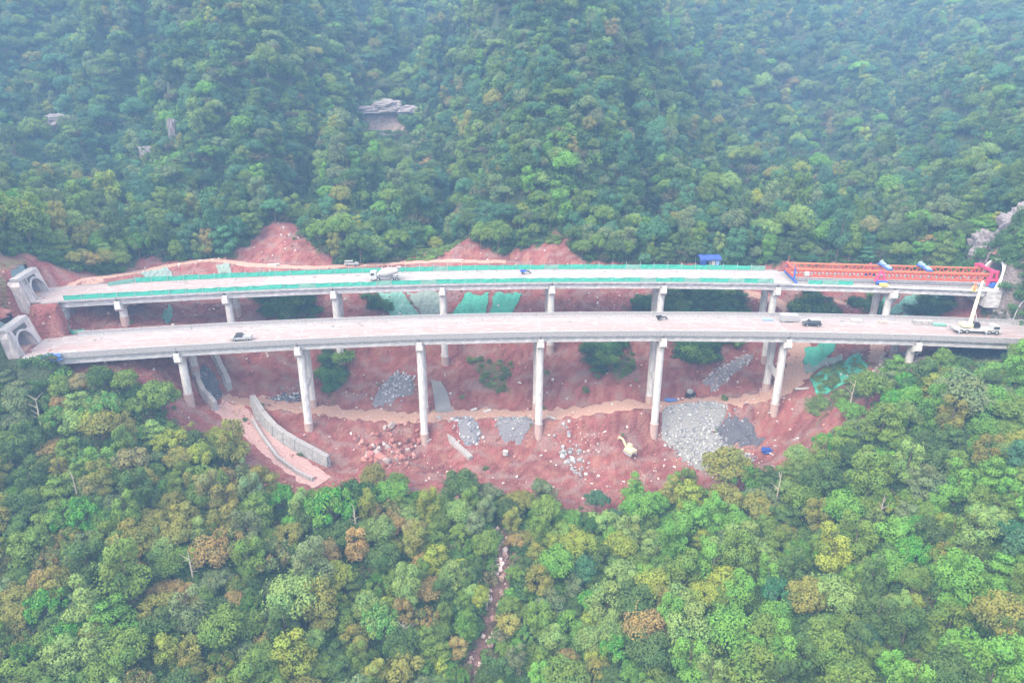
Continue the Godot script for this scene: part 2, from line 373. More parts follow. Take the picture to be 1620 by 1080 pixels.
func make_materials() -> void:
	var fine := grain(3, 0.03, 0.62, 1.0)
	var soft := grain(5, 0.012, 0.7, 1.0)
	var streak := grain(7, 0.02, 0.70, 1.04, 5)
	var rough_n := bumps(11, 0.03, 5, 512, 8.0)
	M.concrete = mat(Color(0.40, 0.37, 0.38), 0.9, streak, Vector3(0.22, 0.035, 0.22))
	M.pier = mat(Color(0.68, 0.65, 0.66), 0.9, streak, Vector3(0.25, 0.03, 0.25))
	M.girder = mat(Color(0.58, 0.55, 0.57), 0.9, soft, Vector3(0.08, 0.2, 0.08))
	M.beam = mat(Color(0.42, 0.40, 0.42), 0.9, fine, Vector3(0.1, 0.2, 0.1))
	M.barrier = mat(Color(0.34, 0.32, 0.34), 0.92, streak, Vector3(0.12, 0.5, 0.12))
	M.old_concrete = mat(Color(0.36, 0.35, 0.36), 0.95, streak, Vector3(0.14, 0.06, 0.14))
	M.portal = mat(Color(0.50, 0.43, 0.43), 0.92, soft, Vector3(0.15, 0.06, 0.15))
	M.pile = mat(Color(0.62, 0.44, 0.41), 0.92, fine, Vector3(0.2, 0.2, 0.2))
	M.dark = mat(Color(0.06, 0.06, 0.065), 0.8)
	M.lining = mat(Color(0.40, 0.36, 0.41), 0.9, fine, Vector3(0.2, 0.2, 0.2))
	M.white = mat(Color(0.62, 0.60, 0.61), 0.6, fine, Vector3(0.5, 0.5, 0.5))
	M.road = mat(Color(0.60, 0.36, 0.29), 0.97, fine, Vector3(0.12, 0.12, 0.12))
	M.road_pale = mat(Color(0.62, 0.38, 0.36), 0.97, fine, Vector3(0.12, 0.12, 0.12))
	M.gravel = mat(Color(0.27, 0.26, 0.30), 0.95, fine, Vector3(0.4, 0.4, 0.4))
	M.gravel_dark = mat(Color(0.13, 0.125, 0.155), 0.95, fine, Vector3(0.4, 0.4, 0.4))
	M.gravel_pale = mat(Color(0.33, 0.32, 0.33), 0.95, fine, Vector3(0.3, 0.3, 0.3))
	M.stone = mat(Color(1, 1, 1), 0.95)
	M.stone.vertex_color_use_as_albedo = true
	M.net = mat(Color(0.06, 0.50, 0.38), 0.75, fine, Vector3(0.3, 0.6, 0.3))
	M.mesh_green = mat(Color(0.08, 0.42, 0.31), 0.9, streak, Vector3(0.7, 0.10, 0.16))
	M.net_old = mat(Color(0.19, 0.40, 0.34), 0.9, streak, Vector3(0.7, 0.10, 0.16))
	M.net_grey = mat(Color(0.27, 0.34, 0.31), 0.9, streak, Vector3(0.7, 0.10, 0.16))
	M.rock = mat(Color(0.29, 0.25, 0.275), 0.95, streak, Vector3(0.12, 0.05, 0.12))
	M.rock_pale = mat(Color(0.29, 0.25, 0.26), 0.95, streak, Vector3(0.2, 0.06, 0.2))
	M.cave_wall = mat(Color(0.50, 0.37, 0.33), 0.95, soft, Vector3(0.05, 0.12, 0.05))
	M.red_steel = mat(Color(0.66, 0.12, 0.07), 0.55, fine, Vector3(0.3, 0.3, 0.3))
	M.orange_steel = mat(Color(0.72, 0.24, 0.115), 0.55, fine, Vector3(0.3, 0.3, 0.3))
	M.pink_steel = mat(Color(0.62, 0.05, 0.16), 0.55)
	M.blue_steel = mat(Color(0.03, 0.10, 0.42), 0.5)
	M.pale_blue = mat(Color(0.22, 0.34, 0.58), 0.5)
	M.yellow = mat(Color(0.75, 0.50, 0.10), 0.55)
	M.cream = mat(Color(0.52, 0.46, 0.32), 0.55)
	M.tarp = mat(Color(0.02, 0.075, 0.40), 0.6, fine, Vector3(0.5, 0.5, 0.5))
	M.tarp_light = mat(Color(0.12, 0.26, 0.70), 0.6, fine, Vector3(0.5, 0.5, 0.5))
	M.ring = mat(Color(0.86, 0.84, 0.85), 0.7)
	M.car_white = mat(Color(0.64, 0.63, 0.64), 0.4, fine, Vector3(0.6, 0.6, 0.6))
	M.car_black = mat(Color(0.025, 0.025, 0.03), 0.3)
	M.car_grey = mat(Color(0.30, 0.30, 0.32), 0.5)
	M.window = mat(Color(0.03, 0.035, 0.045), 0.12)
	M.tyre = mat(Color(0.025, 0.025, 0.025), 0.9)
	M.rim = mat(Color(0.45, 0.45, 0.46), 0.4, null, Vector3.ONE, 0.7)
	M.lamp_red = mat(Color(0.4, 0.02, 0.02), 0.3)
	M.plaque = mat(Color(0.09, 0.085, 0.09), 0.7, fine, Vector3(0.6, 0.6, 0.6))
	M.timber = mat(Color(0.62, 0.52, 0.44), 0.85, fine, Vector3(0.5, 2, 0.5))
	M.bark = mat(Color(0.10, 0.075, 0.06), 0.95, fine, Vector3(0.6, 0.2, 0.6))
	M.soil = StandardMaterial3D.new()
	M.soil.vertex_color_use_as_albedo = true
	M.soil.roughness = 0.97
	M.soil.albedo_texture = grain(21, 0.035, 0.6, 1.0, 5, 1024)
	M.soil.normal_enabled = true
	M.soil.normal_texture = rough_n
	M.soil.normal_scale = 2.2
	M.soil.uv1_triplanar = true
	M.soil.uv1_world_triplanar = true
	M.soil.uv1_scale = Vector3(0.07, 0.07, 0.07)
	M.leaf = StandardMaterial3D.new()
	M.leaf.vertex_color_use_as_albedo = true
	M.leaf.roughness = 0.75
	M.leaf.metallic_specular = 0.3
	M.leaf.backlight_enabled = true
	M.leaf.backlight = Color(0.5, 0.5, 0.5)
	M.leaf.cull_mode = BaseMaterial3D.CULL_DISABLED


# ------------------------------------------------------------------ terrain
func near_line(br: Dictionary, x: float) -> float:
	return br.a + br.b * x + br.c * x * x


func deck_at(br: Dictionary, x: float, o: float, hgt: float) -> Vector3: # x along, o metres away from the camera side edge, hgt above the deck
	var s: float = br.b + 2.0 * br.c * x
	var l := sqrt(1.0 + s * s)
	return Vector3(x + s / l * o, br.y + hgt, near_line(br, x) - o / l)


func deck_turn(br: Dictionary, x: float) -> float:
	return atan2(-(br.b + 2.0 * br.c * x), 1.0)


func deck_offset(br: Dictionary, x: float, z: float) -> Vector2: # (x along, offset) of a point, approximately
	var s: float = br.b + 2.0 * br.c * x
	var o := (near_line(br, x) - z) / sqrt(1.0 + s * s)
	return Vector2(x - s / sqrt(1.0 + s * s) * o, o)


func solve_surface() -> PackedFloat64Array:
	var n := GROUND_POINTS.size()
	var t := n + 3
	var rows := []
	for i in t:
		var r := PackedFloat64Array()
		r.resize(t + 1)
		rows.append(r)
	for i in n:
		var p: Vector3 = GROUND_POINTS[i] / 100.0
		for j in n:
			var q: Vector3 = GROUND_POINTS[j] / 100.0
			var r2 := (p.x - q.x) ** 2 + (p.z - q.z) ** 2
			rows[i][j] = (r2 * log(r2) if r2 > 1e-9 else 0.0) + (0.004 if i == j else 0.0)
		rows[i][n] = 1.0; rows[i][n + 1] = p.x; rows[i][n + 2] = p.z
		rows[n][i] = 1.0; rows[n + 1][i] = p.x; rows[n + 2][i] = p.z
		rows[i][t] = GROUND_POINTS[i].y
	for i in t:
		var best := i
		for k in range(i + 1, t):
			if absf(rows[k][i]) > absf(rows[best][i]):
				best = k
		var sw = rows[i]; rows[i] = rows[best]; rows[best] = sw
		var ri: PackedFloat64Array = rows[i]
		for k in range(i + 1, t):
			var rk: PackedFloat64Array = rows[k]
			var m := rk[i] / ri[i]
			if m != 0.0:
				for j in range(i, t + 1):
					rk[j] -= m * ri[j]
				rows[k] = rk
	var w := PackedFloat64Array()
	w.resize(t)
	for i in range(t - 1, -1, -1):
		var acc: float = rows[i][t]
		for j in range(i + 1, t):
			acc -= rows[i][j] * w[j]
		w[i] = acc / rows[i][i]
	return w


func cubic(a: float, b: float, c: float, d: float, t: float) -> float:
	return b + 0.5 * t * (c - a + t * (2.0 * a - 5.0 * b + 4.0 * c - d + t * (3.0 * (b - c) + d - a)))


func height(x: float, z: float) -> float:
	var i := clampi(gx.bsearch(x) - 1, 0, gx.size() - 2)
	var j := clampi(gz.bsearch(z) - 1, 0, gz.size() - 2)
	var u := clampf((x - gx[i]) / (gx[i + 1] - gx[i]), 0, 1)
	var w := clampf((z - gz[j]) / (gz[j + 1] - gz[j]), 0, 1)
	var k := gx.size()
	return lerpf(lerpf(gh[j * k + i], gh[j * k + i + 1], u), lerpf(gh[(j + 1) * k + i], gh[(j + 1) * k + i + 1], u), w)


func ground(x: float, z: float, up := 0.0) -> Vector3:
	return Vector3(x, height(x, z) + up, z)


func inside(p: Vector2, poly: PackedVector2Array) -> bool:
	return Geometry2D.is_point_in_polygon(p, poly)


func smooth_line(pts: PackedVector2Array, step := 1.0) -> PackedVector2Array:
	var out := PackedVector2Array()
	for i in pts.size() - 1:
		var a := pts[maxi(i - 1, 0)]
		var b := pts[i]
		var c := pts[i + 1]
		var d := pts[mini(i + 2, pts.size() - 1)]
		var k := maxi(2, int(b.distance_to(c) / step))
		for s in k:
			var t := float(s) / k
			out.append(Vector2(cubic(a.x, b.x, c.x, d.x, t), cubic(a.y, b.y, c.y, d.y, t)))
	out.append(pts[pts.size() - 1])
	return out


func make_terrain() -> void:
	noise_a.seed = 4; noise_a.frequency = 0.022; noise_a.fractal_octaves = 4
	noise_b.seed = 9; noise_b.frequency = 0.11; noise_b.fractal_octaves = 3
	noise_c.seed = 14; noise_c.frequency = 0.05; noise_c.fractal_octaves = 4
	var w := solve_surface()
	var np := GROUND_POINTS.size()
	var x := -500.0
	while x < -140.0: gx.append(x); x += 5.0
	while x < 140.0: gx.append(x); x += 1.0
	while x <= 500.0: gx.append(x); x += 5.0
	var z := -720.0
	while z < -240.0: gz.append(z); z += 4.0
	while z < -138.0: gz.append(z); z += 1.0
	while z <= 60.0: gz.append(z); z += 3.0
	# the smooth surface on a coarse grid, then refined
	var cs := 6.0
	var cx0 := -512.0
	var cz0 := -732.0
	var cw := 172
	var ch := 136
	var coarse := PackedFloat32Array()
	coarse.resize(cw * ch)
	var px := PackedFloat64Array()
	var pz := PackedFloat64Array()
	for p: Vector3 in GROUND_POINTS:
		px.append(p.x / 100.0); pz.append(p.z / 100.0)
	for j in ch:
		for i in cw:
			var ax := (cx0 + i * cs) / 100.0
			var az := (cz0 + j * cs) / 100.0
			var s := w[np] + w[np + 1] * ax + w[np + 2] * az
			for k in np:
				var dx := ax - px[k]
				var dz := az - pz[k]
				var r2 := dx * dx + dz * dz + 1e-9
				s += w[k] * r2 * log(r2)
			coarse[j * cw + i] = s
	var samples := PackedVector3Array()
	var widths := PackedFloat32Array()
	var nx := gx.size()
	gh.resize(nx * gz.size())
	for j in gz.size():
		for i in nx:
			var fx := (gx[i] - cx0) / cs
			var fz := (gz[j] - cz0) / cs
			var ix := int(fx)
			var iz := int(fz)
			var col := []
			for q in range(-1, 3):
				var b := (iz + q) * cw + ix
				col.append(cubic(coarse[b - 1], coarse[b], coarse[b + 1], coarse[b + 2], fx - ix))
			gh[j * nx + i] = cubic(col[0], col[1], col[2], col[3], fz - iz)
	# roads are benched into the slope
	for r in [[road_low, 3.6], [road_high, 3.0], [road_ramp, 4.4], [road_side, 2.6]]:
		var l := smooth_line(r[0], 1.5)
		var ys := PackedFloat32Array()
		for p in l:
			ys.append(height(p.x, p.y))
		for k in 3:
			for q in range(1, l.size() - 1):
				ys[q] = (ys[q - 1] + ys[q] * 2.0 + ys[q + 1]) / 4.0
		for q in l.size():
			samples.append(Vector3(l[q].x, ys[q], l[q].y))
			widths.append(r[1])
	for j in gz.size():
		for i in nx:
			var k := j * nx + i
			var X := gx[i]
			var Z := gz[j]
			var y := gh[k]
			var back := smoothstep(-222.0, -245.0, Z)
			var calm := minf(Vector2(X + 58.0, Z + 326.0).length() - 19.0, minf(Vector2(X + 127.0, Z + 267.0).length() - 9.0, minf(Vector2(X + 138.0, Z + 267.0).length() - 7.0, Vector2(X + 188.0, Z + 296.0).length() - 9.0)))
			back *= clampf(calm / 14.0, 0.0, 1.0)
			var work := 0.0
			if X > -140 and X < 140 and Z > -240 and Z < -138:
				work = 1.0
			# relief
			y += noise_a.get_noise_2d(X * 1.6, Z) * lerpf(1.5, 11.0, back)
			y += (9.0 - absf(noise_c.get_noise_2d(X * 0.5, Z * 0.10)) * 60.0) * back
			y += noise_b.get_noise_2d(X, Z) * lerpf(0.55, 1.2, back)
			if work > 0.0:
				y += noise_b.get_noise_2d(X * 3.7, Z * 3.7) * 0.22
				# cut benches along the contours and rills down the slope
				y += 0.5 * sin(y * 1.7 + noise_c.get_noise_2d(X, Z) * 4.0) * smoothstep(-0.2, 0.3, noise_c.get_noise_2d(X + 300.0, Z))
				y -= maxf(0.0, 0.35 - absf(noise_b.get_noise_2d(X * 1.5 + 400.0, Z * 0.25))) * 1.1
				var best := 1e9
				var by := 0.0
				var bw := 3.0
				var bi := 0
				for si in samples.size():
					var s := samples[si]
					var d := (s.x - X) * (s.x - X) + (s.z - Z) * (s.z - Z)
					if d < best:
						best = d
						by = s.y
						bw = widths[si]
						bi = si
				best = sqrt(best)
				var s0 := samples[maxi(bi - 1, 0)]
				var s1 := samples[mini(bi + 1, samples.size() - 1)]
				if s0.distance_to(samples[bi]) > 4.0: s0 = samples[bi]
				if s1.distance_to(samples[bi]) > 4.0: s1 = samples[bi]
				var run := Vector2(s1.x - s0.x, s1.z - s0.z)
				if run.length_squared() > 0.01:
					by += clampf(Vector2(X - samples[bi].x, Z - samples[bi].z).dot(run) / run.length_squared(), -1.0, 1.0) * (s1.y - s0.y)
				y = lerpf(by + noise_b.get_noise_2d(X * 2.0, Z * 2.0) * 0.08, y, smoothstep(bw, bw + 3.0, best))
			if Z > -335.0 and Z < -296.0 and absf(X + 58.0) < 16.0:
				y = lerpf(y, minf(y, 37.2 - (Z + 330.0) * 0.25), (1.0 - smoothstep(11.0, 15.0, absf(X + 58.0))) * smoothstep(-296.0, -304.0, Z))
			for br in [NEAR, FAR]:
				var q := deck_offset(br, X, Z)
				var lip := smoothstep(-5.0, -1.0, q.y) * (1.0 - smoothstep(br.w + 1.0, br.w + (4.5 if br == FAR else 7.5 if X < -92.0 else 3.0), q.y))
				var west: float = -104.0 if br == NEAR else -114.0
				var east: float = 133.0 if br == NEAR else 127.0
				var tunnel_w: float = -112.0 if br == NEAR else -120.5
				if lip <= 0.0:
					continue
				if q.x >= west and q.x < east:
					y = lerpf(y, minf(y, br.y - 2.5), lip)
				elif q.x < west and q.x >= tunnel_w:
					y = lerpf(y, br.y - 0.22, lip)
				elif q.x < tunnel_w and q.x >= tunnel_w - 3.4:
					y = lerpf(y, br.y - 0.22, smoothstep(-1.0, 1.0, q.y) * (1.0 - smoothstep(br.w - 1.0, br.w + 1.0, q.y)))
				elif q.x < tunnel_w - 3.4 and q.x > tunnel_w - 40.0:
					y = lerpf(y, maxf(y, br.y + 5.8 + (tunnel_w - q.x) * 0.45), smoothstep(-3.0, 1.0, q.y) * (1.0 - smoothstep(br.w - 1.0, br.w + 3.0, q.y)))
				elif q.x >= east + 3.6 and q.x < east + 44.0:
					y = lerpf(y, maxf(y, br.y + 7.4 + maxf(0.0, q.x - east - 4.8) * 1.7), smoothstep(-5.0, 0.5, q.y) * (1.0 - smoothstep(br.w - 1.0, br.w + 6.0, q.y)))
			gh[k] = y
	# one sheet of ground
	var v := PackedVector3Array()
	var nn := PackedVector3Array()
	var cc := PackedColorArray()
	var idx := PackedInt32Array()
	for j in gz.size():
		for i in nx:
			var X := gx[i]
			var Z := gz[j]
			v.append(Vector3(X, gh[j * nx + i], Z))
			var i0 := maxi(i - 1, 0)
			var i1 := mini(i + 1, nx - 1)
			var j0 := maxi(j - 1, 0)
			var j1 := mini(j + 1, gz.size() - 1)
			nn.append(Vector3(-(gh[j * nx + i1] - gh[j * nx + i0]) / (gx[i1] - gx[i0]), 1.0, -(gh[j1 * nx + i] - gh[j0 * nx + i]) / (gz[j1] - gz[j0])).normalized())
			cc.append(soil_color(X, Z))
	for j in gz.size() - 1:
		for i in nx - 1:
			var a := j * nx + i
			var lo := minf(minf(gh[a], gh[a + 1]), minf(gh[a + nx], gh[a + nx + 1]))
			var hi := maxf(maxf(gh[a], gh[a + 1]), maxf(gh[a + nx], gh[a + nx + 1]))
			if hi - lo > 3.2 and in_mouth(0.5 * (gx[i] + gx[i + 1]), 0.5 * (gz[j] + gz[j + 1])):
				continue
			idx.append(a); idx.append(a + 1); idx.append(a + nx)
			idx.append(a + 1); idx.append(a + nx + 1); idx.append(a + nx)
	var arr := []
	arr.resize(Mesh.ARRAY_MAX)
	arr[Mesh.ARRAY_VERTEX] = v
	arr[Mesh.ARRAY_NORMAL] = nn
	arr[Mesh.ARRAY_COLOR] = cc
	arr[Mesh.ARRAY_INDEX] = idx
	var m := ArrayMesh.new()
	m.add_surface_from_arrays(Mesh.PRIMITIVE_TRIANGLES, arr)
	var o := inst("terrain", m, M.soil)
	o.set_meta("kind", "structure")


func in_mouth(x: float, z: float) -> bool:
	for br in [NEAR, FAR]:
		var q := deck_offset(br, x, z)
		if q.y < 1.0 or q.y > br.w - 1.0:
			continue
		var tw: float = -112.0 if br == NEAR else -120.5
		if absf(q.x - tw + 3.4) < 1.8 and absf(q.y - br.w * 0.5) < 4.6:
			return true
		if br == FAR and absf(q.x - 130.6) < 1.8 and absf(q.y - br.w * 0.5 + 0.5) < 4.8:
			return true
	return false


func steep(x: float, z: float) -> float:
	var i := clampi(gx.bsearch(x), 1, gx.size() - 2)
	var j := clampi(gz.bsearch(z), 1, gz.size() - 2)
	var w := gx.size()
	return maxf(absf(gh[j * w + i + 1] - gh[j * w + i - 1]) / (gx[i + 1] - gx[i - 1]), absf(gh[(j + 1) * w + i] - gh[(j - 1) * w + i]) / (gz[j + 1] - gz[j - 1])) * 2.0


func soil_color(x: float, z: float) -> Color:
	var jx := x + noise_b.get_noise_2d(x * 1.5, z * 1.5) * 3.0
	var jz := z + noise_b.get_noise_2d(x * 1.5 + 77.0, z * 1.5) * 3.0
	var p := Vector2(jx, jz)
	var n1 := noise_c.get_noise_2d(x * 1.3, z * 1.3)
	var n2 := noise_b.get_noise_2d(x * 2.3 + 40.0, z * 2.3)
	var forest := Color(0.05, 0.075, 0.03).lerp(Color(0.085, 0.12, 0.035), clampf(0.5 + n1, 0, 1))
	if x < -145 or x > 145 or z < -245 or z > -125 or not inside(p, bare):
		if inside(p, channel_band):
			return Color(0.24, 0.13, 0.11)
		if x > 122.0 and x < 160.0 and z > -215.0 and z < -150.0 and steep(x, z) > 3.2:
			return Color(0.34, 0.28, 0.28).lerp(Color(0.22, 0.17, 0.15), clampf(0.5 + n2 * 1.5, 0, 1))
		return forest
	var earth := Color(0.37, 0.112, 0.108).lerp(Color(0.27, 0.080, 0.080), clampf(0.5 + n1 * 1.3, 0, 1))
	var n3 := noise_b.get_noise_2d(x * 7.0, z * 7.0)
	earth = Color(earth.r * (1.0 + n3 * 0.55), earth.g * (1.0 + n3 * 0.7), earth.b * (1.0 + n3 * 0.7))
	earth = earth.lerp(Color(0.42, 0.20, 0.16), clampf(n2 * 1.6, 0, 0.8))
	if noise_b.get_noise_2d(x * 0.8 + 200.0, z * 2.6) > 0.22:
		earth = earth.lerp(Color(0.38, 0.27, 0.26), 0.5)
	for g in [grass_a, grass_b, grass_c, grass_d, grass_e, grass_f, grass_g]:
		if inside(p, g):
			var gr := Color(0.13, 0.17, 0.05).lerp(Color(0.20, 0.16, 0.08), clampf(0.5 + n1 * 1.5, 0, 1))
			return earth.lerp(gr, clampf(0.62 + n2 * 1.2, 0.1, 0.95))
	for g in [tree_clump_a, tree_clump_b, tree_clump_c, tree_clump_d, tree_clump_e, tree_clump_f, tree_clump_g, tree_clump_h, tree_clump_i, tree_clump_j]:
		if inside(p, g):
			return earth.lerp(forest, 0.7)
	if x > 122.0 and steep(x, z) > 3.2:
		return Color(0.34, 0.27, 0.27).lerp(Color(0.24, 0.17, 0.15), clampf(0.5 + n2 * 1.5, 0, 1))
	return earth


var channel_band := PackedVector2Array()


# ------------------------------------------------------------------ viaducts
func sweep(mb: MB, br: Dictionary, x0: float, x1: float, prof: PackedVector2Array, step := 3.0) -> void:
	var k := maxi(1, int(ceil((x1 - x0) / step)))
	var rings := []
	for i in k + 1:
		var x := lerpf(x0, x1, float(i) / k)
		var r := []
		for p in prof:
			r.append(deck_at(br, x, p.x, p.y))
		rings.append(r)
	mb.loft(rings)


func straight(mb: MB, br: Dictionary, x0: float, x1: float, prof: PackedVector2Array) -> void:
	sweep(mb, br, x0, x1, prof, 1000.0)


func rect(o0: float, o1: float, h0: float, h1: float) -> PackedVector2Array:
	return PackedVector2Array([Vector2(o0, h0), Vector2(o1, h0), Vector2(o1, h1), Vector2(o0, h1)])


func pavement_mat(near: bool) -> StandardMaterial3D:
	# concrete under a film of red dust, dirtier where wheels run
	var wide := 2048
	var tall := 128
	var data := PackedByteArray()
	data.resize(wide * tall * 3)
	var f := FastNoiseLite.new()
	f.seed = 31 if near else 37
	f.frequency = 0.02
	f.fractal_octaves = 5
	var k := 0
	for j in tall:
		var v := (j + 0.5) / tall
		for i in wide:
			var n := f.get_noise_2d(i * 0.35, j * 2.6)
			var n2 := f.get_noise_2d(i * 1.7 + 900.0, j * 4.0)
			var dirt := 0.5 + n * 0.9 + n2 * 0.35
			if near:
				dirt += 0.28 if v > 0.18 and v < 0.62 else -0.12
			else:
				dirt += 0.25 if i < 560 else -0.38
			for lane in [0.27, 0.36, 0.60, 0.69]:
				dirt += 0.22 * maxf(0.0, 1.0 - absf(v - lane - n * 0.04) / 0.03)
			dirt = clampf(dirt, 0.0, 1.0)
			var c := Color(0.262, 0.244, 0.25).lerp(Color(0.258, 0.186, 0.182), dirt)
			if n2 > 0.34:
				c = c.lerp(Color(0.35, 0.335, 0.34), 0.7)
			elif n2 < -0.36:
				c = c.lerp(Color(0.20, 0.16, 0.16), 0.6)
			c = c.linear_to_srgb()
			data[k] = int(c.r * 255); data[k + 1] = int(c.g * 255); data[k + 2] = int(c.b * 255)
			k += 3
	var m := StandardMaterial3D.new()
	m.albedo_texture = ImageTexture.create_from_image(Image.create_from_data(wide, tall, false, Image.FORMAT_RGB8, data))
	m.roughness = 0.93
	m.texture_repeat = false
	return m


func make_viaduct(near: bool) -> void:
	var br := NEAR if near else FAR
	var piers: Array = near_piers if near else far_piers
	var start := -104.6 if near else -114.6
	var stop := 139.0 if near else 126.6
	var slab_stop := stop if near else 77.0
	var t: Node3D
	if near:
		t = thing("viaduct", "near pale concrete viaduct, its deck finished, with barriers along both edges", "viaduct", Vector3.ZERO, 0.0, "twin viaducts")
	else:
		t = thing("viaduct", "far pale concrete viaduct with green netted edges and bare beams at its right end", "viaduct", Vector3.ZERO, 0.0, "twin viaducts")
	var xs := [start]
	xs.append_array(piers)
	if near: xs.append(131.5)
	xs.append(stop)
	var w: float = br.w
	# girders, straight between the piers, five to a span
	for i in xs.size() - 1:
		var a: float = xs[i] + 0.05
		var b: float = xs[i + 1] - 0.05
		for g in 6:
			var o := 1.25 + g * (w - 2.5) / 5.0
			var mb := MB.new()
			straight(mb, br, a, b, PackedVector2Array([Vector2(o - 0.34, -1.95), Vector2(o + 0.34, -1.95), Vector2(o + 0.34, -1.6), Vector2(o + 0.14, -1.35), Vector2(o + 0.14, -0.55),
				Vector2(o + 0.95, -0.40), Vector2(o + 0.95, -0.24), Vector2(o - 0.95, -0.24), Vector2(o - 0.95, -0.40), Vector2(o - 0.14, -0.55), Vector2(o - 0.14, -1.35), Vector2(o - 0.34, -1.6)]))
			# thickened ends over the bearings
			for q in [[a, a + 1.6], [b - 1.6, b]]:
				straight(mb, br, q[0], q[1], rect(o - 0.33, o + 0.33, -1.93, -0.42))
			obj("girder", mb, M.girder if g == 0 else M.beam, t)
		# deck slab of the span
		if a < slab_stop - 1.0:
			var e := minf(b, slab_stop)
			var sl := MB.new()
			sweep(sl, br, a, e, PackedVector2Array([Vector2(0, -0.22), Vector2(0.9, -0.28), Vector2(w - 0.9, -0.28), Vector2(w, -0.22), Vector2(w, -0.03), Vector2(0, -0.03)]))
			obj("deck_slab", sl, M.girder, t)
			if near:
				for s in [0, 1]:
					var ba := MB.new()
					var pf := PackedVector2Array()
					for p in [Vector2(0, -0.2), Vector2(0.55, -0.03), Vector2(0.5, 0.1), Vector2(0.3, 0.35), Vector2(0.24, 1.0), Vector2(0.02, 1.0), Vector2(-0.02, -0.2)]:
						pf.append(Vector2(p.x if s == 0 else w - p.x, p.y))
					sweep(ba, br, a, e, pf)
					obj("barrier", ba, M.barrier, t)
					var rail := MB.new()
					var off := 0.13 if s == 0 else w - 0.13
					var k := int((e - a) / 3.0)
					for q in k:
						var p0 := deck_at(br, lerpf(a, e, float(q) / k), off, 1.14)
						var p1 := deck_at(br, lerpf(a, e, float(q + 1) / k), off, 1.14)
						rail.beam(p0, p1, 0.16, 0.10)
						rail.beam(p0 + Vector3(0, -0.16, 0), p0, 0.08, 0.08)
					obj("handrail", rail, M.white, t)
			else:
				# starter kerbs along the raw slab edge
				for s in [0.18, w - 0.18]:
					var kb := MB.new()
					sweep(kb, br, a, e, rect(s - 0.16, s + 0.16, -0.04, 0.16))
					obj("edge_kerb", kb, M.barrier, t)
		else:
			# cross diaphragms between the bare beams
			for d in 5:
				var xx := lerpf(a + 0.6, b - 0.6, d / 4.0)
				var db := MB.new()
				straight(db, br, xx - 0.15, xx + 0.15, rect(1.3, w - 1.3, -1.6, -0.5))
				obj("diaphragm", db, M.beam, t)
	# running surface
	var pv := MB.new()
	var steps := 90
	var o0 := 0.56 if near else 0.36
	for i in steps:
		var u0 := float(i) / steps
		var u1 := float(i + 1) / steps
		var xa := lerpf(start - 7.0, slab_stop, u0)
		var xb := lerpf(start - 7.0, slab_stop, u1)
		pv.quv(deck_at(br, xa, o0, 0), deck_at(br, xb, o0, 0), deck_at(br, xb, w - o0, 0), deck_at(br, xa, w - o0, 0), Vector2(u0, 0), Vector2(u1, 0), Vector2(u1, 1), Vector2(u0, 1))
	obj("road_surface", pv, pavement_mat(near), t)
	# joints in the surface over the piers
	for x in piers:
		if x < slab_stop:
			var jb := MB.new()
			straight(jb, br, x - 0.16, x + 0.16, rect(0.6, w - 0.6, -0.02, 0.012))
			obj("deck_joint", jb, M.beam, t)
	# piers
	var all: Array = piers.duplicate()
	if near: all.append(131.5)
	for x: float in all:
		var cap := MB.new()
		var rings := []
		for q in [[-0.25, 0.72], [0.6, 0.95], [w - 0.6, 0.95], [w + 0.25, 0.72]]:
			var ring := []
			var low := -3.7 if q[1] > 0.8 else -3.0
			for k in [Vector2(-1, low), Vector2(1, low), Vector2(1, -2.02), Vector2(-1, -2.02)]:
				ring.append(deck_at(br, x + k.x * q[1], q[0], k.y))
			rings.append(ring)
		cap.loft(rings)
		# end stops that hold the outer girders
		for o in [0.12, w - 0.12]:
			straight(cap, br, x - 0.62, x + 0.62, rect(o - 0.34, o + 0.34, -2.4, -1.0))
		var pier := obj("pier_cap", cap, M.pier, t)
		var tops := []
		for o in [3.3, w - 3.6]:
			var top := deck_at(br, x, o, -3.6)
			var foot := height(top.x, top.z)
			var col := MB.new()
			col.tube(top, Vector3(top.x, foot + 1.9, top.z), 0.98, 0.98, 20)
			for ring_h in [0.33, 0.66]:
				var yy: float = lerpf(foot + 2.0, top.y, ring_h)
				col.tube(Vector3(top.x, yy - 0.06, top.z), Vector3(top.x, yy + 0.06, top.z), 1.0, 1.0, 20)
			obj("column", col, M.pier, pier)
			var pile := MB.new()
			pile.tube(Vector3(top.x, foot + 1.9, top.z), Vector3(top.x, foot - 2.5, top.z), 1.12, 1.12, 20)
			pile.tube(Vector3(top.x, foot + 1.9, top.z), Vector3(top.x, foot + 2.15, top.z), 1.2, 1.2, 20)
			obj("pile", pile, M.pile, pier)
			tops.append([top, foot])
		var tall: float = tops[0][0].y - maxf(tops[0][1], tops[1][1])
		if tall > 12.0:
			var tie := MB.new()
			var y := maxf(tops[0][1], tops[1][1]) + tall * 0.45
			var a3 := Vector3(tops[0][0].x, y, tops[0][0].z)
			var b3 := Vector3(tops[1][0].x, y, tops[1][0].z)
			tie.beam(a3.lerp(b3, 0.1), a3.lerp(b3, 0.9), 1.1, 1.3)
			obj("tie_beam", tie, M.pier, pier)
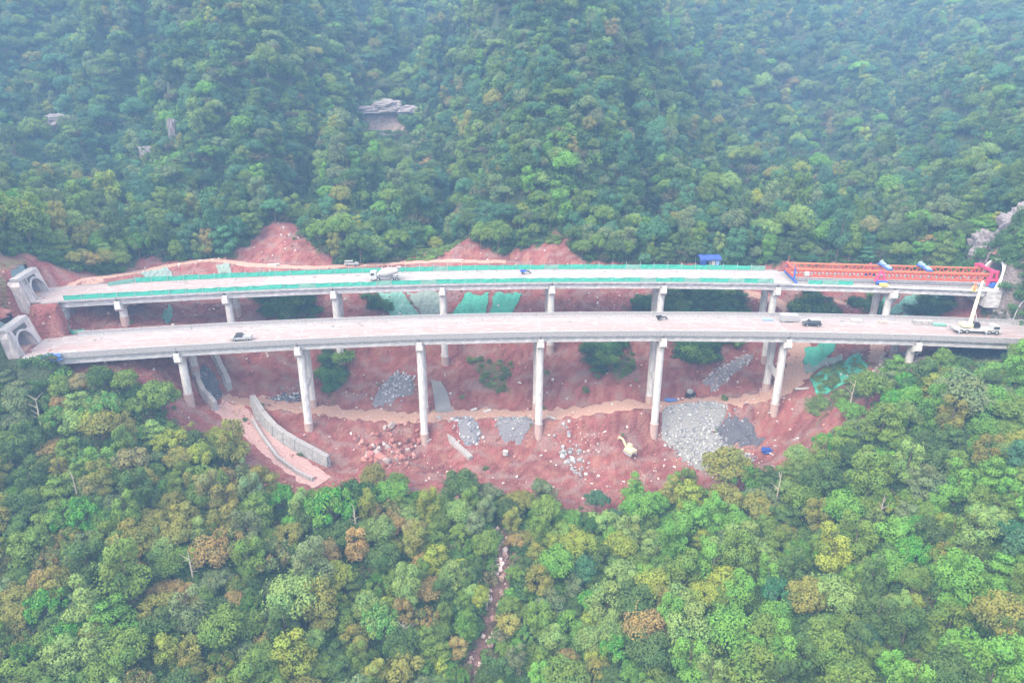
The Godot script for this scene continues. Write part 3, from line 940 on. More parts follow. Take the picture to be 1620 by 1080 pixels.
	# abutments
	for side in [0, 1]:
		if near and side == 1:
			continue
		var ab := MB.new()
		var xa: float = start - 4.0 if side == 0 else stop - 0.1
		var xb: float = start + 0.9 if side == 0 else stop + 3.5
		straight(ab, br, xa, xb, rect(-0.2, w + 0.2, -5.0 if side == 0 else -4.6, -2.05))
		if side == 0:
			straight(ab, br, xa, start - 0.02, rect(-0.2, w + 0.2, -2.05, -0.04))
		else:
			straight(ab, br, stop + 0.05, xb, rect(-0.2, w + 0.2, -2.05, -0.1))
		obj("abutment", ab, M.old_concrete if side == 0 else M.girder, t)


# ------------------------------------------------------------------ tunnel portals
func arch_pts(rx: float, ry: float, spring: float, k := 18) -> Array: # from right foot over the crown to the left foot, (across, up)
	var out := [Vector2(rx, 0.0)]
	for i in k + 1:
		var a := PI * i / k
		out.append(Vector2(rx * cos(a), spring + ry * sin(a)))
	out.append(Vector2(-rx, 0.0))
	return out


func make_portals() -> void:
	for q in [[NEAR, -112.0, "pale tunnel portal with dark plaque at the left end of the near deck", 4.5, 6.2, 6.1], [FAR, -120.5, "tunnel portal with ribbed wing wall at the left end of the netted far deck", 6.8, 4.8, 5.9]]:
		var br: Dictionary = q[0]
		var w: float = br.w
		var base := deck_at(br, q[1], w * 0.5, 0.0)
		var t := thing("tunnel_portal", q[2], "tunnel portal", base, deck_turn(br, q[1]), "tunnel portals at the left end")
		# local frame: +x out of the tunnel, z across (towards the camera), y up
		var half_near: float = q[3]
		var half_far: float = q[4]
		var top: float = q[5]
		var lean := 0.32
		var front := func(p: Vector2, d: float) -> Vector3: return Vector3(-lean * maxf(p.y, 0.0) - d, p.y - 0.3, p.x)
		var arch := arch_pts(3.7, 3.0, 1.7)
		# wall with the opening cut out: strips between the arch and the outline
		var mb := MB.new()
		var n := arch.size()
		var outer := []
		for i in n:
			var p: Vector2 = arch[i]
			var o := Vector2.ZERO
			if i == 0: o = Vector2(half_near, 0)
			elif i == n - 1: o = Vector2(-half_far, 0)
			else:
				var dir := (p - Vector2(0, 1.7)).normalized()
				var k := 1e9
				if absf(dir.x) > 1e-5: k = minf(k, (half_near if dir.x > 0.0 else half_far) / absf(dir.x))
				if dir.y > 1e-5: k = minf(k, (top - 1.7) / dir.y)
				o = Vector2(0, 1.7) + dir * k
			outer.append(o)
		var rim := []
		for i in n - 1:
			for d in [0.0, 1.3]:
				var a: Vector3 = front.call(arch[i], d)
				var b: Vector3 = front.call(arch[i + 1], d)
				var c: Vector3 = front.call(outer[i + 1], d)
				var e: Vector3 = front.call(outer[i], d)
				if d == 0.0: mb.quad(a, e, c, b)
				else: mb.quad(a, b, c, e)
			mb.quad(front.call(arch[i], 0.0), front.call(arch[i + 1], 0.0), front.call(arch[i + 1], 1.3), front.call(arch[i], 1.3))
			mb.quad(front.call(outer[i], 1.3), front.call(outer[i + 1], 1.3), front.call(outer[i + 1], 0.0), front.call(outer[i], 0.0))
		# the two upper corners
		for s in [-1.0, 1.0]:
			var half: float = half_near if s > 0.0 else half_far
			var c0 := Vector2(half * s, top)
			var near_pts := []
			for o: Vector2 in outer:
				if signf(o.x) == s and (absf(absf(o.x) - half) < 0.01 or absf(o.y - top) < 0.01): near_pts.append(o)
			near_pts.sort_custom(func(a2, b2): return a2.distance_to(c0) < b2.distance_to(c0))
			var side_p: Vector2 = c0
			var top_p: Vector2 = c0
			for o: Vector2 in near_pts:
				if absf(absf(o.x) - half) < 0.01 and o.y > 1.71 and (side_p == c0 or o.y > side_p.y): side_p = o
				if absf(o.y - top) < 0.01 and (top_p == c0 or absf(o.x) > absf(top_p.x)): top_p = o
			mb.hexa([front.call(side_p, 1.3), front.call(side_p, 0.0), front.call(c0, 0.0), front.call(c0, 1.3), front.call(top_p, 1.3), front.call(top_p, 0.0), front.call(c0 + Vector2(0, 0.001), 0.0), front.call(c0 + Vector2(0, 0.001), 1.3)])
		obj("head_wall", mb, M.portal, t)
		# coping along the top
		var cp := MB.new()
		cp.hexa([front.call(Vector2(half_near + 0.3, top), -0.25), front.call(Vector2(-half_far - 0.3, top), -0.25), front.call(Vector2(-half_far - 0.3, top), 1.6), front.call(Vector2(half_near + 0.3, top), 1.6),
			front.call(Vector2(half_near + 0.3, top + 0.7), -0.25), front.call(Vector2(-half_far - 0.3, top + 0.7), -0.25), front.call(Vector2(-half_far - 0.3, top + 0.7), 1.6), front.call(Vector2(half_near + 0.3, top + 0.7), 1.6)])
		obj("coping", cp, M.concrete, t)
		# arch collar
		var ring := MB.new()
		for i in n - 1:
			var p0: Vector2 = arch[i]
			var p1: Vector2 = arch[i + 1]
			var g0 := p0 + (p0 - Vector2(0, 1.2)).normalized() * 0.45
			var g1 := p1 + (p1 - Vector2(0, 1.2)).normalized() * 0.45
			ring.hexa([front.call(p0, 0.02), front.call(g0, 0.02), front.call(g1, 0.02), front.call(p1, 0.02), front.call(p0, -0.35), front.call(g0, -0.35), front.call(g1, -0.35), front.call(p1, -0.35)])
		obj("arch_collar", ring, M.concrete, t)
		# plaque over the arch
		var pq := MB.new()
		var ph := top - 0.95
		var l := (half_near - half_far) * 0.5
		pq.hexa([front.call(Vector2(l - 3.1, ph - 0.55), -0.02), front.call(Vector2(l + 3.1, ph - 0.55), -0.02), front.call(Vector2(l + 3.1, ph - 0.55), -0.2), front.call(Vector2(l - 3.1, ph - 0.55), -0.2),
			front.call(Vector2(l - 3.1, ph + 0.55), -0.02), front.call(Vector2(l + 3.1, ph + 0.55), -0.02), front.call(Vector2(l + 3.1, ph + 0.55), -0.2), front.call(Vector2(l - 3.1, ph + 0.55), -0.2)])
		obj("plaque", pq, M.plaque, t)
		# raised ribs on the wall, and the end return
		for k in (3 if half_near > 6.0 else 1):
			var rb := MB.new()
			var zz := half_near - 0.35 - k * 1.3
			rb.hexa([front.call(Vector2(zz, -2.0), 0.02), front.call(Vector2(zz - 0.45, -2.0), 0.02), front.call(Vector2(zz - 0.45, -2.0), -0.4), front.call(Vector2(zz, -2.0), -0.4),
				front.call(Vector2(zz, top - 0.1), 0.02), front.call(Vector2(zz - 0.45, top - 0.1), 0.02), front.call(Vector2(zz - 0.45, top - 0.1), -0.4), front.call(Vector2(zz, top - 0.1), -0.4)])
			obj("rib", rb, M.concrete, t)
		var ww := MB.new()
		ww.hexa([Vector3(0.6, -4.5, half_near + 0.02), Vector3(-4.5, -4.5, half_near + 0.02), Vector3(-4.5, -4.5, half_near + 1.0), Vector3(0.6, -4.5, half_near + 1.0),
			front.call(Vector2(half_near + 0.02, top), 0.0), front.call(Vector2(half_near + 0.02, top), 3.0), front.call(Vector2(half_near + 1.0, top - 1.2), 3.0), front.call(Vector2(half_near + 1.0, top - 1.2), 0.0)])
		obj("end_wall", ww, M.portal, t)
		var fw := MB.new()
		fw.hexa([Vector3(0.4, -3.0, -half_far - 0.02), Vector3(-4.5, -3.0, -half_far - 0.02), Vector3(-4.5, -3.0, -half_far - 0.9), Vector3(0.4, -3.0, -half_far - 0.9),
			front.call(Vector2(-half_far - 0.02, top), 0.0), front.call(Vector2(-half_far - 0.02, top), 3.0), front.call(Vector2(-half_far - 0.9, top), 3.0), front.call(Vector2(-half_far - 0.9, top), 0.0)])
		obj("end_wall", fw, M.portal, t)
		var below := MB.new()
		below.box(Vector3(-0.7, -2.3, (half_near - half_far) * 0.5), Vector3(1.4, 3.6, half_near + half_far))
		obj("footing", below, M.portal, t)
		# lined bore running into the hill
		var bore := MB.new()
		for i in n - 1:
			var a: Vector2 = arch[i]
			var b: Vector2 = arch[i + 1]
			bore.quad(Vector3(-lean * a.y - 1.3, a.y - 0.3, a.x), Vector3(-lean * b.y - 1.3, b.y - 0.3, b.x), Vector3(-7, b.y - 0.3, b.x), Vector3(-7, a.y - 0.3, a.x))
			bore.quad(Vector3(-lean * a.y - 1.3, a.y - 0.3, a.x) * Vector3(1, 1.03, 1.03), Vector3(-7, a.y - 0.3, a.x * 1.03), Vector3(-7, b.y - 0.3, b.x * 1.03), Vector3(-lean * b.y - 1.3, b.y - 0.3, b.x) * Vector3(1, 1.03, 1.03))
			bore.tri(Vector3(-7, 0.5, 0), Vector3(-7, a.y - 0.3, a.x), Vector3(-7, b.y - 0.3, b.x))
		obj("bore_lining", bore, M.lining, t)
		var fl := MB.new()
		fl.box(Vector3(-4.5, -0.18, 0), Vector3(7, 0.3, 7.5))
		obj("bore_floor", fl, M.road, t)
	# right end: a bare lining ring standing out of the cliff
	var base := deck_at(FAR, 130.0, FAR.w * 0.5 - 0.5, -0.6)
	var t := thing("tunnel_portal", "round white tunnel ring in the grey cliff at the right end of the far deck", "tunnel portal", base, deck_turn(FAR, 128.5))
	var ringm := MB.new()
	var bore := MB.new()
	var arc := arch_pts(4.6, 4.3, 3.0, 24)
	for i in arc.size() - 1:
		var p0: Vector2 = arc[i]
		var p1: Vector2 = arc[i + 1]
		var g0: Vector2 = Vector2(0, 2.6) + (p0 - Vector2(0, 2.6)) * 1.1
		var g1: Vector2 = Vector2(0, 2.6) + (p1 - Vector2(0, 2.6)) * 1.1
		var f0 := 0.25 * (p0.y - 4.0)
		var f1 := 0.25 * (p1.y - 4.0)
		ringm.hexa([Vector3(f0, p0.y, p0.x), Vector3(f0, g0.y, g0.x), Vector3(f1, g1.y, g1.x), Vector3(f1, p1.y, p1.x), Vector3(f0 + 0.9, p0.y, p0.x), Vector3(f0 + 0.9, g0.y, g0.x), Vector3(f1 + 0.9, g1.y, g1.x), Vector3(f1 + 0.9, p1.y, p1.x)])
		bore.quad(Vector3(f0 + 0.9, p0.y, p0.x), Vector3(30, p0.y, p0.x), Vector3(30, p1.y, p1.x), Vector3(f1 + 0.9, p1.y, p1.x))
		bore.quad(Vector3(f0 + 0.9, g0.y, g0.x), Vector3(f1 + 0.9, g1.y, g1.x), Vector3(30, g1.y, g1.x), Vector3(30, g0.y, g0.x))
		bore.tri(Vector3(30, 1.5, 0), Vector3(30, p1.y, p1.x), Vector3(30, p0.y, p0.x))
	obj("lining_ring", ringm, M.ring, t)
	obj("bore_lining", bore, M.lining, t)
	var fl := MB.new()
	fl.box(Vector3(14.5, -0.1, 0), Vector3(31, 0.5, 9.1))
	obj("bore_floor", fl, M.old_concrete, t)


# ------------------------------------------------------------------ roads, walls, heaps, nets
func drape(called: String, line: PackedVector2Array, wide: float, up: float, m: Material, ragged := 0.5) -> void:
	var l := smooth_line(line, 1.0)
	var mb := MB.new()
	var rows := []
	var across := 6
	for i in l.size():
		var t := (l[mini(i + 1, l.size() - 1)] - l[maxi(i - 1, 0)]).normalized()
		var nrm := Vector2(-t.y, t.x)
		var row := []
		var w0 := wide * 0.5 + noise_b.get_noise_2d(l[i].x * 3.0, l[i].y * 3.0) * ragged * 1.6
		var w1 := wide * 0.5 + noise_b.get_noise_2d(l[i].x * 3.0 + 99.0, l[i].y * 3.0) * ragged * 1.6
		for k in across + 1:
			var p := l[i] + nrm * lerpf(-w0, w1, float(k) / across)
			var edge := 0.12 if k == 0 or k == across else 0.0
			var rut := -0.05 if k == 2 or k == 4 else 0.0
			row.append(ground(p.x, p.y, up - edge + rut))
		rows.append(row)
	for i in rows.size() - 1:
		for k in across:
			mb.quad(rows[i][k], rows[i][k + 1], rows[i + 1][k + 1], rows[i + 1][k])
	var o := struct(called, mb, m)
	o.name = called


func make_roads() -> void:
	drape("dirt_road", road_low, 6.0, 0.16, M.road, 1.5)
	drape("upper_dirt_road", road_high, 4.2, 0.16, M.road, 0.6)
	drape("ramp_road", road_ramp, 6.5, 0.16, M.road_pale, 0.6)
	drape("side_road", road_side, 3.6, 0.16, M.road, 0.8)


func wall_along(called: String, label: String, line: PackedVector2Array, tall: float, thick: float, m: Material, foot := 1.6, lean := 0.18) -> void:
	var l := smooth_line(line, 6.0)
	var mid := l[l.size() / 2]
	var t := thing(called, label, "retaining wall", ground(mid.x, mid.y))
	var off := t.position
	# cast in bays with open joints
	for i in l.size() - 1:
		var a := l[i]
		var b := l[i + 1]
		var d := (b - a).normalized()
		var n := Vector2(-d.y, d.x)
		var mb := MB.new()
		var p := []
		a += d * 0.03
		b -= d * 0.03
		for q in [[a, -1.0], [b, -1.0], [b, 1.0], [a, 1.0]]:
			var s: Vector2 = q[0] + n * q[1] * thick * 0.5 * (1.0 + lean * 3.0)
			p.append(Vector3(s.x, height(q[0].x, q[0].y) - foot, s.y) - off)
		for q in [[a, -1.0], [b, -1.0], [b, 1.0], [a, 1.0]]:
			var s: Vector2 = q[0] + n * q[1] * thick * 0.5
			p.append(Vector3(s.x, height(q[0].x, q[0].y) + tall, s.y) - off)
		mb.hexa(p)
		obj("wall_bay", mb, m, t)
		var c := MB.new()
		c.beam(p[4].lerp(p[7], 0.5) + Vector3(0, 0.1, 0), p[5].lerp(p[6], 0.5) + Vector3(0, 0.1, 0), thick * 1.06, 0.22)
		obj("coping", c, M.concrete, t)


func make_walls() -> void:
	wall_along("retaining_wall", "long grey bent retaining wall above the pink ramp, left of the valley floor", wall_a, 2.9, 1.3, M.old_concrete, 2.5, 0.35)
	wall_along("retaining_wall", "low pale kerb wall along the lower edge of the pink ramp", wall_low, 0.9, 0.6, M.concrete, 1.5, 0.1)
	wall_along("retaining_wall", "pale sloping side wall beside the leftmost near pier, left of dark gravel", wall_b, 2.2, 1.0, M.concrete, 2.0, 0.2)
	wall_along("retaining_wall", "grey slanting wall right of the dark gravel chute under the near deck", wall_c, 2.0, 1.2, M.old_concrete, 2.0, 0.2)
	wall_along("drain_kerb", "long pale diagonal concrete kerb running down the red slope below the dirt road", strip, 0.5, 1.3, M.concrete, 1.0, 0.1)
	# sloping concrete apron
	var mb := patch(pad, 0.35, 0.05)
	var o := obj("slope_apron", mb, M.gravel_pale)
	tag(o, "smooth grey sloping concrete apron right of the third near pier", "concrete apron")


func sheet(poly: PackedVector2Array, up: float, wave: float, step := 0.8) -> MB: # a sheet with thickness laid on the slope
	var box := Rect2(poly[0], Vector2.ZERO)
	for p in poly:
		box = box.expand(p)
	var mb := MB.new()
	var w := int(box.size.x / step) + 2
	var d := int(box.size.y / step) + 2
	for j in d:
		for i in w:
			var c := box.position + Vector2(i, j) * step
			if not inside(c + Vector2.ONE * step * 0.5, poly):
				continue
			var q := []
			for k in [Vector2(0, 0), Vector2(1, 0), Vector2(1, 1), Vector2(0, 1)]:
				var s: Vector2 = c + k * step
				q.append(ground(s.x, s.y, up + wave * noise_b.get_noise_2d(s.x * 5.0, s.y * 5.0)))
			mb.quad(q[3], q[2], q[1], q[0])
			for k in 4:
				var nb: Vector2 = c + Vector2.ONE * step * 0.5 + [Vector2(0, -1), Vector2(1, 0), Vector2(0, 1), Vector2(-1, 0)][k] * step
				if not inside(nb, poly):
					var a: Vector3 = q[k]
					var b: Vector3 = q[(k + 1) % 4]
					mb.quad(a, b, b + Vector3(0, -up - 0.3, 0), a + Vector3(0, -up - 0.3, 0))
	return mb


func patch(q: PackedVector2Array, up: float, wave: float) -> MB: # a four-cornered sheet with thickness laid on the slope, its edges uneven
	var mb := MB.new()
	var m := 28
	var rows := []
	for j in m + 1:
		var row := []
		for i in m + 1:
			var u := float(i) / m
			var v := float(j) / m
			var p := q[0].lerp(q[1], u).lerp(q[3].lerp(q[2], u), v)
			p += Vector2(noise_b.get_noise_2d(p.x * 2.5, p.y * 2.5), noise_b.get_noise_2d(p.x * 2.5 + 31.0, p.y * 2.5)) * wave * 1.6
			row.append(ground(p.x, p.y, up + wave * noise_b.get_noise_2d(p.x * 6.0, p.y * 4.0) + wave * 0.55 * absf(noise_b.get_noise_2d((p.x + p.y * 0.3) * 16.0, p.y * 1.5))))
		rows.append(row)
	var s := mb.v.size()
	var dn := Vector3(0, -up - 0.3, 0)
	for j in m:
		for i in m:
			mb.quad(rows[j + 1][i], rows[j + 1][i + 1], rows[j][i + 1], rows[j][i])
	for i in m:
		mb.quad(rows[0][i], rows[0][i + 1], rows[0][i + 1] + dn, rows[0][i] + dn)
		mb.quad(rows[m][i + 1], rows[m][i], rows[m][i] + dn, rows[m][i + 1] + dn)
		mb.quad(rows[i + 1][0], rows[i][0], rows[i][0] + dn, rows[i + 1][0] + dn)
		mb.quad(rows[i][m], rows[i + 1][m], rows[i + 1][m] + dn, rows[i][m] + dn)
	return mb


func rock_mesh(seed_: int, size: Vector3, rough := 0.35, cuts := 2, flat := false) -> MB:
	var f := FastNoiseLite.new()
	f.seed = seed_
	f.frequency = 0.9
	f.fractal_octaves = 3
	var mb := MB.new()
	var nu := 6 * cuts
	var nv := 4 * cuts
	var pt := func(i: int, j: int) -> Vector3:
		var th := TAU * (i % nu) / nu
		var ph := PI * j / nv
		var d := Vector3(sin(ph) * cos(th), cos(ph), sin(ph) * sin(th))
		var b := Vector3(signf(d.x) * pow(absf(d.x), 0.7), signf(d.y) * pow(absf(d.y), 0.7), signf(d.z) * pow(absf(d.z), 0.7))
		var k := 1.0 + rough * f.get_noise_3d(d.x * 1.6, d.y * 1.6, d.z * 1.6) * 1.8 + rough * 0.4 * f.get_noise_3d(d.x * 6.0, d.y * 6.0, d.z * 6.0)
		return b * size * 0.5 * k
	var s := 0
	for j in nv:
		for i in nu:
			var a: Vector3 = pt.call(i, j)
			var b: Vector3 = pt.call(i + 1, j)
			var c: Vector3 = pt.call(i + 1, j + 1)
			var d: Vector3 = pt.call(i, j + 1)
			if j > 0: mb.tri(a, b, c)
			if j < nv - 1: mb.tri(a, c, d)
	mb.fix(s)
	return mb


func many(called: String, m: Mesh, mat_: Material, xf: Array, cols: Array, parent: Node = null) -> MultiMeshInstance3D:
	var mm := MultiMesh.new()
	mm.transform_format = MultiMesh.TRANSFORM_3D
	mm.use_colors = true
	mm.mesh = m
	mm.instance_count = xf.size()
	for i in xf.size():
		mm.set_instance_transform(i, xf[i])
		mm.set_instance_color(i, cols[i])
	var o := MultiMeshInstance3D.new()
	o.multimesh = mm
	o.material_override = mat_
	if parent == null:
		o.name = numbered(called)
		add_child(o, true)
	else:
		o.name = called
		parent.add_child(o, true)
	o.set_meta("kind", "stuff")
	return o


func scatter_stones(called: String, polys: Array, per_m2: float, lo: float, hi: float, tones: Array, seed_: int, lift = null, parent: Node = null) -> void:
	var r := RandomNumberGenerator.new()
	r.seed = seed_
	var xf := []
	var cols := []
	for poly: PackedVector2Array in polys:
		var box := Rect2(poly[0], Vector2.ZERO)
		for p in poly:
			box = box.expand(p)
		for i in int(box.get_area() * per_m2):
			var p := Vector2(r.randf_range(box.position.x, box.end.x), r.randf_range(box.position.y, box.end.y))
			if not inside(p, poly):
				continue
			if lift is Callable: p += Vector2(r.randfn(), r.randfn()) * 0.7
			var s := lerpf(lo, hi, pow(r.randf(), 2.2))
			var b := Basis.from_euler(Vector3(r.randf() * TAU, r.randf() * TAU, r.randf() * TAU)).scaled(Vector3.ONE * s)
			xf.append(Transform3D(b, ground(p.x, p.y, (lift.call(p) if lift is Callable else 0.0) + s * 0.18)))
			var t: Color = tones[r.randi() % tones.size()]
			var k := r.randf_range(0.7, 1.2)
			cols.append(Color(t.r * k, t.g * k, t.b * k))
	if xf.size() > 0:
		var rock := rock_mesh(seed_, Vector3(1.0, 0.75, 0.85), 0.3, 1)
		rock.tinted = true
		many(called, rock.mesh(), M.stone, xf, cols, parent)


func heap(poly: PackedVector2Array, label: String, m: Material, tones: Array, tall: float, seed_: int, per := 2.6, hi := 0.9) -> void:
	var c := Vector2.ZERO
	for p in poly: c += p
	c /= poly.size()
	var t := thing("gravel_heap", label, "gravel heap")
	var step := 0.6
	var box := Rect2(poly[0], Vector2.ZERO)
	for p in poly: box = box.expand(p)
	box = box.grow(0.6)
	var w := int(box.size.x / step) + 2
	var d := int(box.size.y / step) + 2
	var hs := []
	for j in d + 1:
		for i in w + 1:
			var p := box.position + Vector2(i, j) * step
			var jp := p + Vector2(noise_b.get_noise_2d(p.x * 3.0, p.y * 3.0), noise_b.get_noise_2d(p.x * 3.0, p.y * 3.0 + 50.0)) * 1.2
			var y := -0.6
			if inside(jp, poly):
				var edge := 1e9
				for k in poly.size():
					var q := Geometry2D.get_closest_point_to_segment(jp, poly[k], poly[(k + 1) % poly.size()])
					edge = minf(edge, q.distance_to(jp))
				y = minf(edge * 0.5, tall) + 0.12 + 0.25 * noise_b.get_noise_2d(p.x * 6.0, p.y * 6.0)
			hs.append(ground(p.x, p.y, y))
	var mb := MB.new()
	for j in d:
		for i in w:
			var a: Vector3 = hs[j * (w + 1) + i]
			var b: Vector3 = hs[j * (w + 1) + i + 1]
			var cc: Vector3 = hs[(j + 1) * (w + 1) + i + 1]
			var dd: Vector3 = hs[(j + 1) * (w + 1) + i]
			mb.quad(dd, cc, b, a)
	obj("mound", mb, m, t)
	var lift := func(p: Vector2) -> float:
		var edge := 1e9
		for k in poly.size():
			edge = minf(edge, Geometry2D.get_closest_point_to_segment(p, poly[k], poly[(k + 1) % poly.size()]).distance_to(p))
		if not inside(p, poly): return 0.05
		return minf(edge * 0.5, tall) + 0.1
	scatter_stones("stones", [poly], per * 1.5, 0.22, hi, tones, seed_, lift, t)


func make_gravel() -> void:
	var grey := [Color(0.34, 0.34, 0.38), Color(0.19, 0.19, 0.23), Color(0.44, 0.43, 0.47)]
	var pale := [Color(0.31, 0.31, 0.33), Color(0.26, 0.26, 0.285), Color(0.36, 0.36, 0.36), Color(0.22, 0.22, 0.25)]
	var dark := [Color(0.13, 0.125, 0.16), Color(0.18, 0.175, 0.21), Color(0.10, 0.10, 0.125)]
	var red := [Color(0.30, 0.12, 0.11), Color(0.36, 0.18, 0.16), Color(0.24, 0.09, 0.085), Color(0.36, 0.29, 0.29)]
	heap(gravel_a, "blue-grey stone heap on the red slope left of the third near pier", M.gravel, grey, 0.9, 101)
	heap(gravel_b, "long low dark grey stone heap left of the second near pier, above the road", M.gravel_dark, grey, 0.5, 102)
	heap(gravel_c, "grey stone heap just right of the pale diagonal kerb below the road", M.gravel, grey, 0.4, 103)
	heap(gravel_d, "grey stone fan below the road, left of the middle near pier's foot", M.gravel, pale, 0.6, 104)
	heap(gravel_e, "largest pale rubble heap, on the valley floor right of the fifth near pier", M.gravel_pale, pale, 1.2, 105, 4.0, 0.85)
	heap(gravel_f, "dark slate-coloured heap of fine spoil beside the largest pale rubble heap", M.gravel_dark, dark, 1.6, 106, 1.2, 0.5)
	heap(gravel_g, "dark blue-grey gravel chute between two concrete walls under the near deck", M.gravel_dark, dark, 0.5, 107)
	heap(gravel_h, "grey-mauve gravel strip on the slope left of the far pier, below the decks", M.gravel, [Color(0.34, 0.28, 0.30), Color(0.42, 0.38, 0.40), Color(0.26, 0.2, 0.21)], 0.3, 108)
	scatter_stones("boulder_field", [rubble_a], 0.9, 0.25, 2.4, red, 120)
	scatter_stones("stream_stones", [rubble_b], 1.6, 0.25, 1.5, pale, 121)
	scatter_stones("broken_rock", [rubble_c], 1.6, 0.2, 1.3, [Color(0.5, 0.42, 0.44), Color(0.36, 0.26, 0.27), Color(0.42, 0.37, 0.37)], 122)
	scatter_stones("pink_rubble", [rubble_d], 1.8, 0.2, 0.9, [Color(0.40, 0.24, 0.22), Color(0.3, 0.13, 0.11), Color(0.44, 0.34, 0.33)], 123)
	scatter_stones("scattered_stones", [bare], 0.14, 0.10, 0.9, [Color(0.30, 0.12, 0.105), Color(0.36, 0.17, 0.15), Color(0.44, 0.30, 0.28), Color(0.24, 0.09, 0.08), Color(0.5, 0.45, 0.45)], 124)
	scatter_stones("channel_stones", [channel_band], 1.3, 0.3, 1.8, [Color(0.34, 0.20, 0.18), Color(0.5, 0.38, 0.36), Color(0.25, 0.16, 0.14)], 125)


func make_nets() -> void:
	var g := "green erosion nets laid on the red slopes"
	var list := [
		[net_a, "teal net sheet on the slope between decks, left of the fourth far pier", 1], [net_b, "wide grey-green net sheet directly left of the fourth far pier", 2],
		[net_c, "teal net sheet just right of the fourth far pier between the decks", 0], [net_d, "bright teal net sheet between decks, left of the middle far pier", 0],
		[net_e, "bright green net sheet right below the near deck beside the bending road", 0], [net_f, "narrow grey-green net strip across the slope right of the bending road", 2],
		[net_g, "large patchy green net below the near deck, topmost shrubs growing through it", 0], [net_h, "small green net sheet just right of the last far pier", 0],
		[net_i, "long pale teal net strip under the far deck's right end", 1], [net_j, "thin teal net strip rightmost under the far deck", 1],
		[net_k, "grey-green net sheet behind the far deck near its left end", 2], [net_l, "small grey-green net sheet behind the far deck, beside the upper road", 2],
		[net_m, "crumpled teal net heap on red slope between the left far piers", 1]]
	for q in list:
		var o := obj("erosion_net", patch(q[0], 0.3, 0.4), [M.mesh_green, M.net_old, M.net_grey][q[2]])
		tag(o, q[1], "erosion net", g)


func make_rocks() -> void:
	# cave mouth high on the wooded slope
	var at := Vector3(-58.2, 42.8, -328.0)
	var t := thing("rock_shelter", "wide rock overhang with a dark slit and beige back wall, high in the forest", "rock shelter", at)
	var back := MB.new()
	var k := 16
	for i in k:
		for j in 5:
			var q := []
			for d in [Vector2(0, 0), Vector2(1, 0), Vector2(1, 1), Vector2(0, 1)]:
				var u: float = (i + d.x) / k * 2.0 - 1.0
				var v: float = (j + d.y) / 5.0
				q.append(Vector3(u * 11.0 - 1.0, -4.6 + v * 8.0, -1.6 + u * u * 2.6 - v * 1.6 + noise_b.get_noise_2d(u * 60.0, v * 30.0) * 0.7))
			back.quad(q[0], q[1], q[2], q[3])
	obj("back_wall", back, M.cave_wall, t)
	for q in [[Vector3(-6.8, 3.5, -1.8), Vector3(11, 3.2, 7.5), 5], [Vector3(0.8, 4.8, -2.2), Vector3(12, 5.4, 7.5), 6], [Vector3(7.8, 3.6, -1.4), Vector3(9.0, 3.6, 7), 7]]:
		var b := rock_mesh(q[2], q[1], 0.16, 5)
		for i in b.v.size(): b.v[i] += q[0]
		obj("overhang", b, M.rock_pale if q[2] == 6 else M.rock, t)
	var fl := rock_mesh(8, Vector3(24, 3.0, 7), 0.2, 3)
	for i in fl.v.size(): fl.v[i] += Vector3(0, -5.8, -1.0)
	obj("cave_floor", fl, M.rock, t)
	t.scale = Vector3.ONE * 1.2
	# bare rock faces
	for q in [["white streaked rock face high in the left forest, taller than wide", Vector3(-127.3, 40.5, -268.5), Vector3(3.2, 11.0, 5), 21, true],
			["slanting grey rock slab in the left forest, below the white face", Vector3(-138.8, 34.0, -269.0), Vector3(6.0, 4.6, 4), 22, false],
			["dim grey rock face at the far left of the forest", Vector3(-188.0, 44.0, -297.0), Vector3(10.0, 5.0, 6), 23, false],
			["big mauve-grey cliff above the round white tunnel ring", Vector3(147.0, 16.0, -191.0), Vector3(15, 22, 15), 24, false],
			["broken brown rock bank under the far deck's right end", Vector3(133.5, -2.5, -174.0), Vector3(9, 13, 9), 25, false],
			["brown rock shoulder right of the round white tunnel ring", Vector3(141.5, 6.0, -177.5), Vector3(13, 15, 11), 27, false],
			["dark rock buttress behind the round white tunnel ring", Vector3(140.0, 11.5, -196.5), Vector3(10, 14, 9), 26, false]]:
		var b := rock_mesh(q[3], q[2], 0.24, 10)
		var o := obj("cliff", b, M.rock_pale if q[4] else M.rock)
		o.position = q[1]
		tag(o, q[0], "cliff")


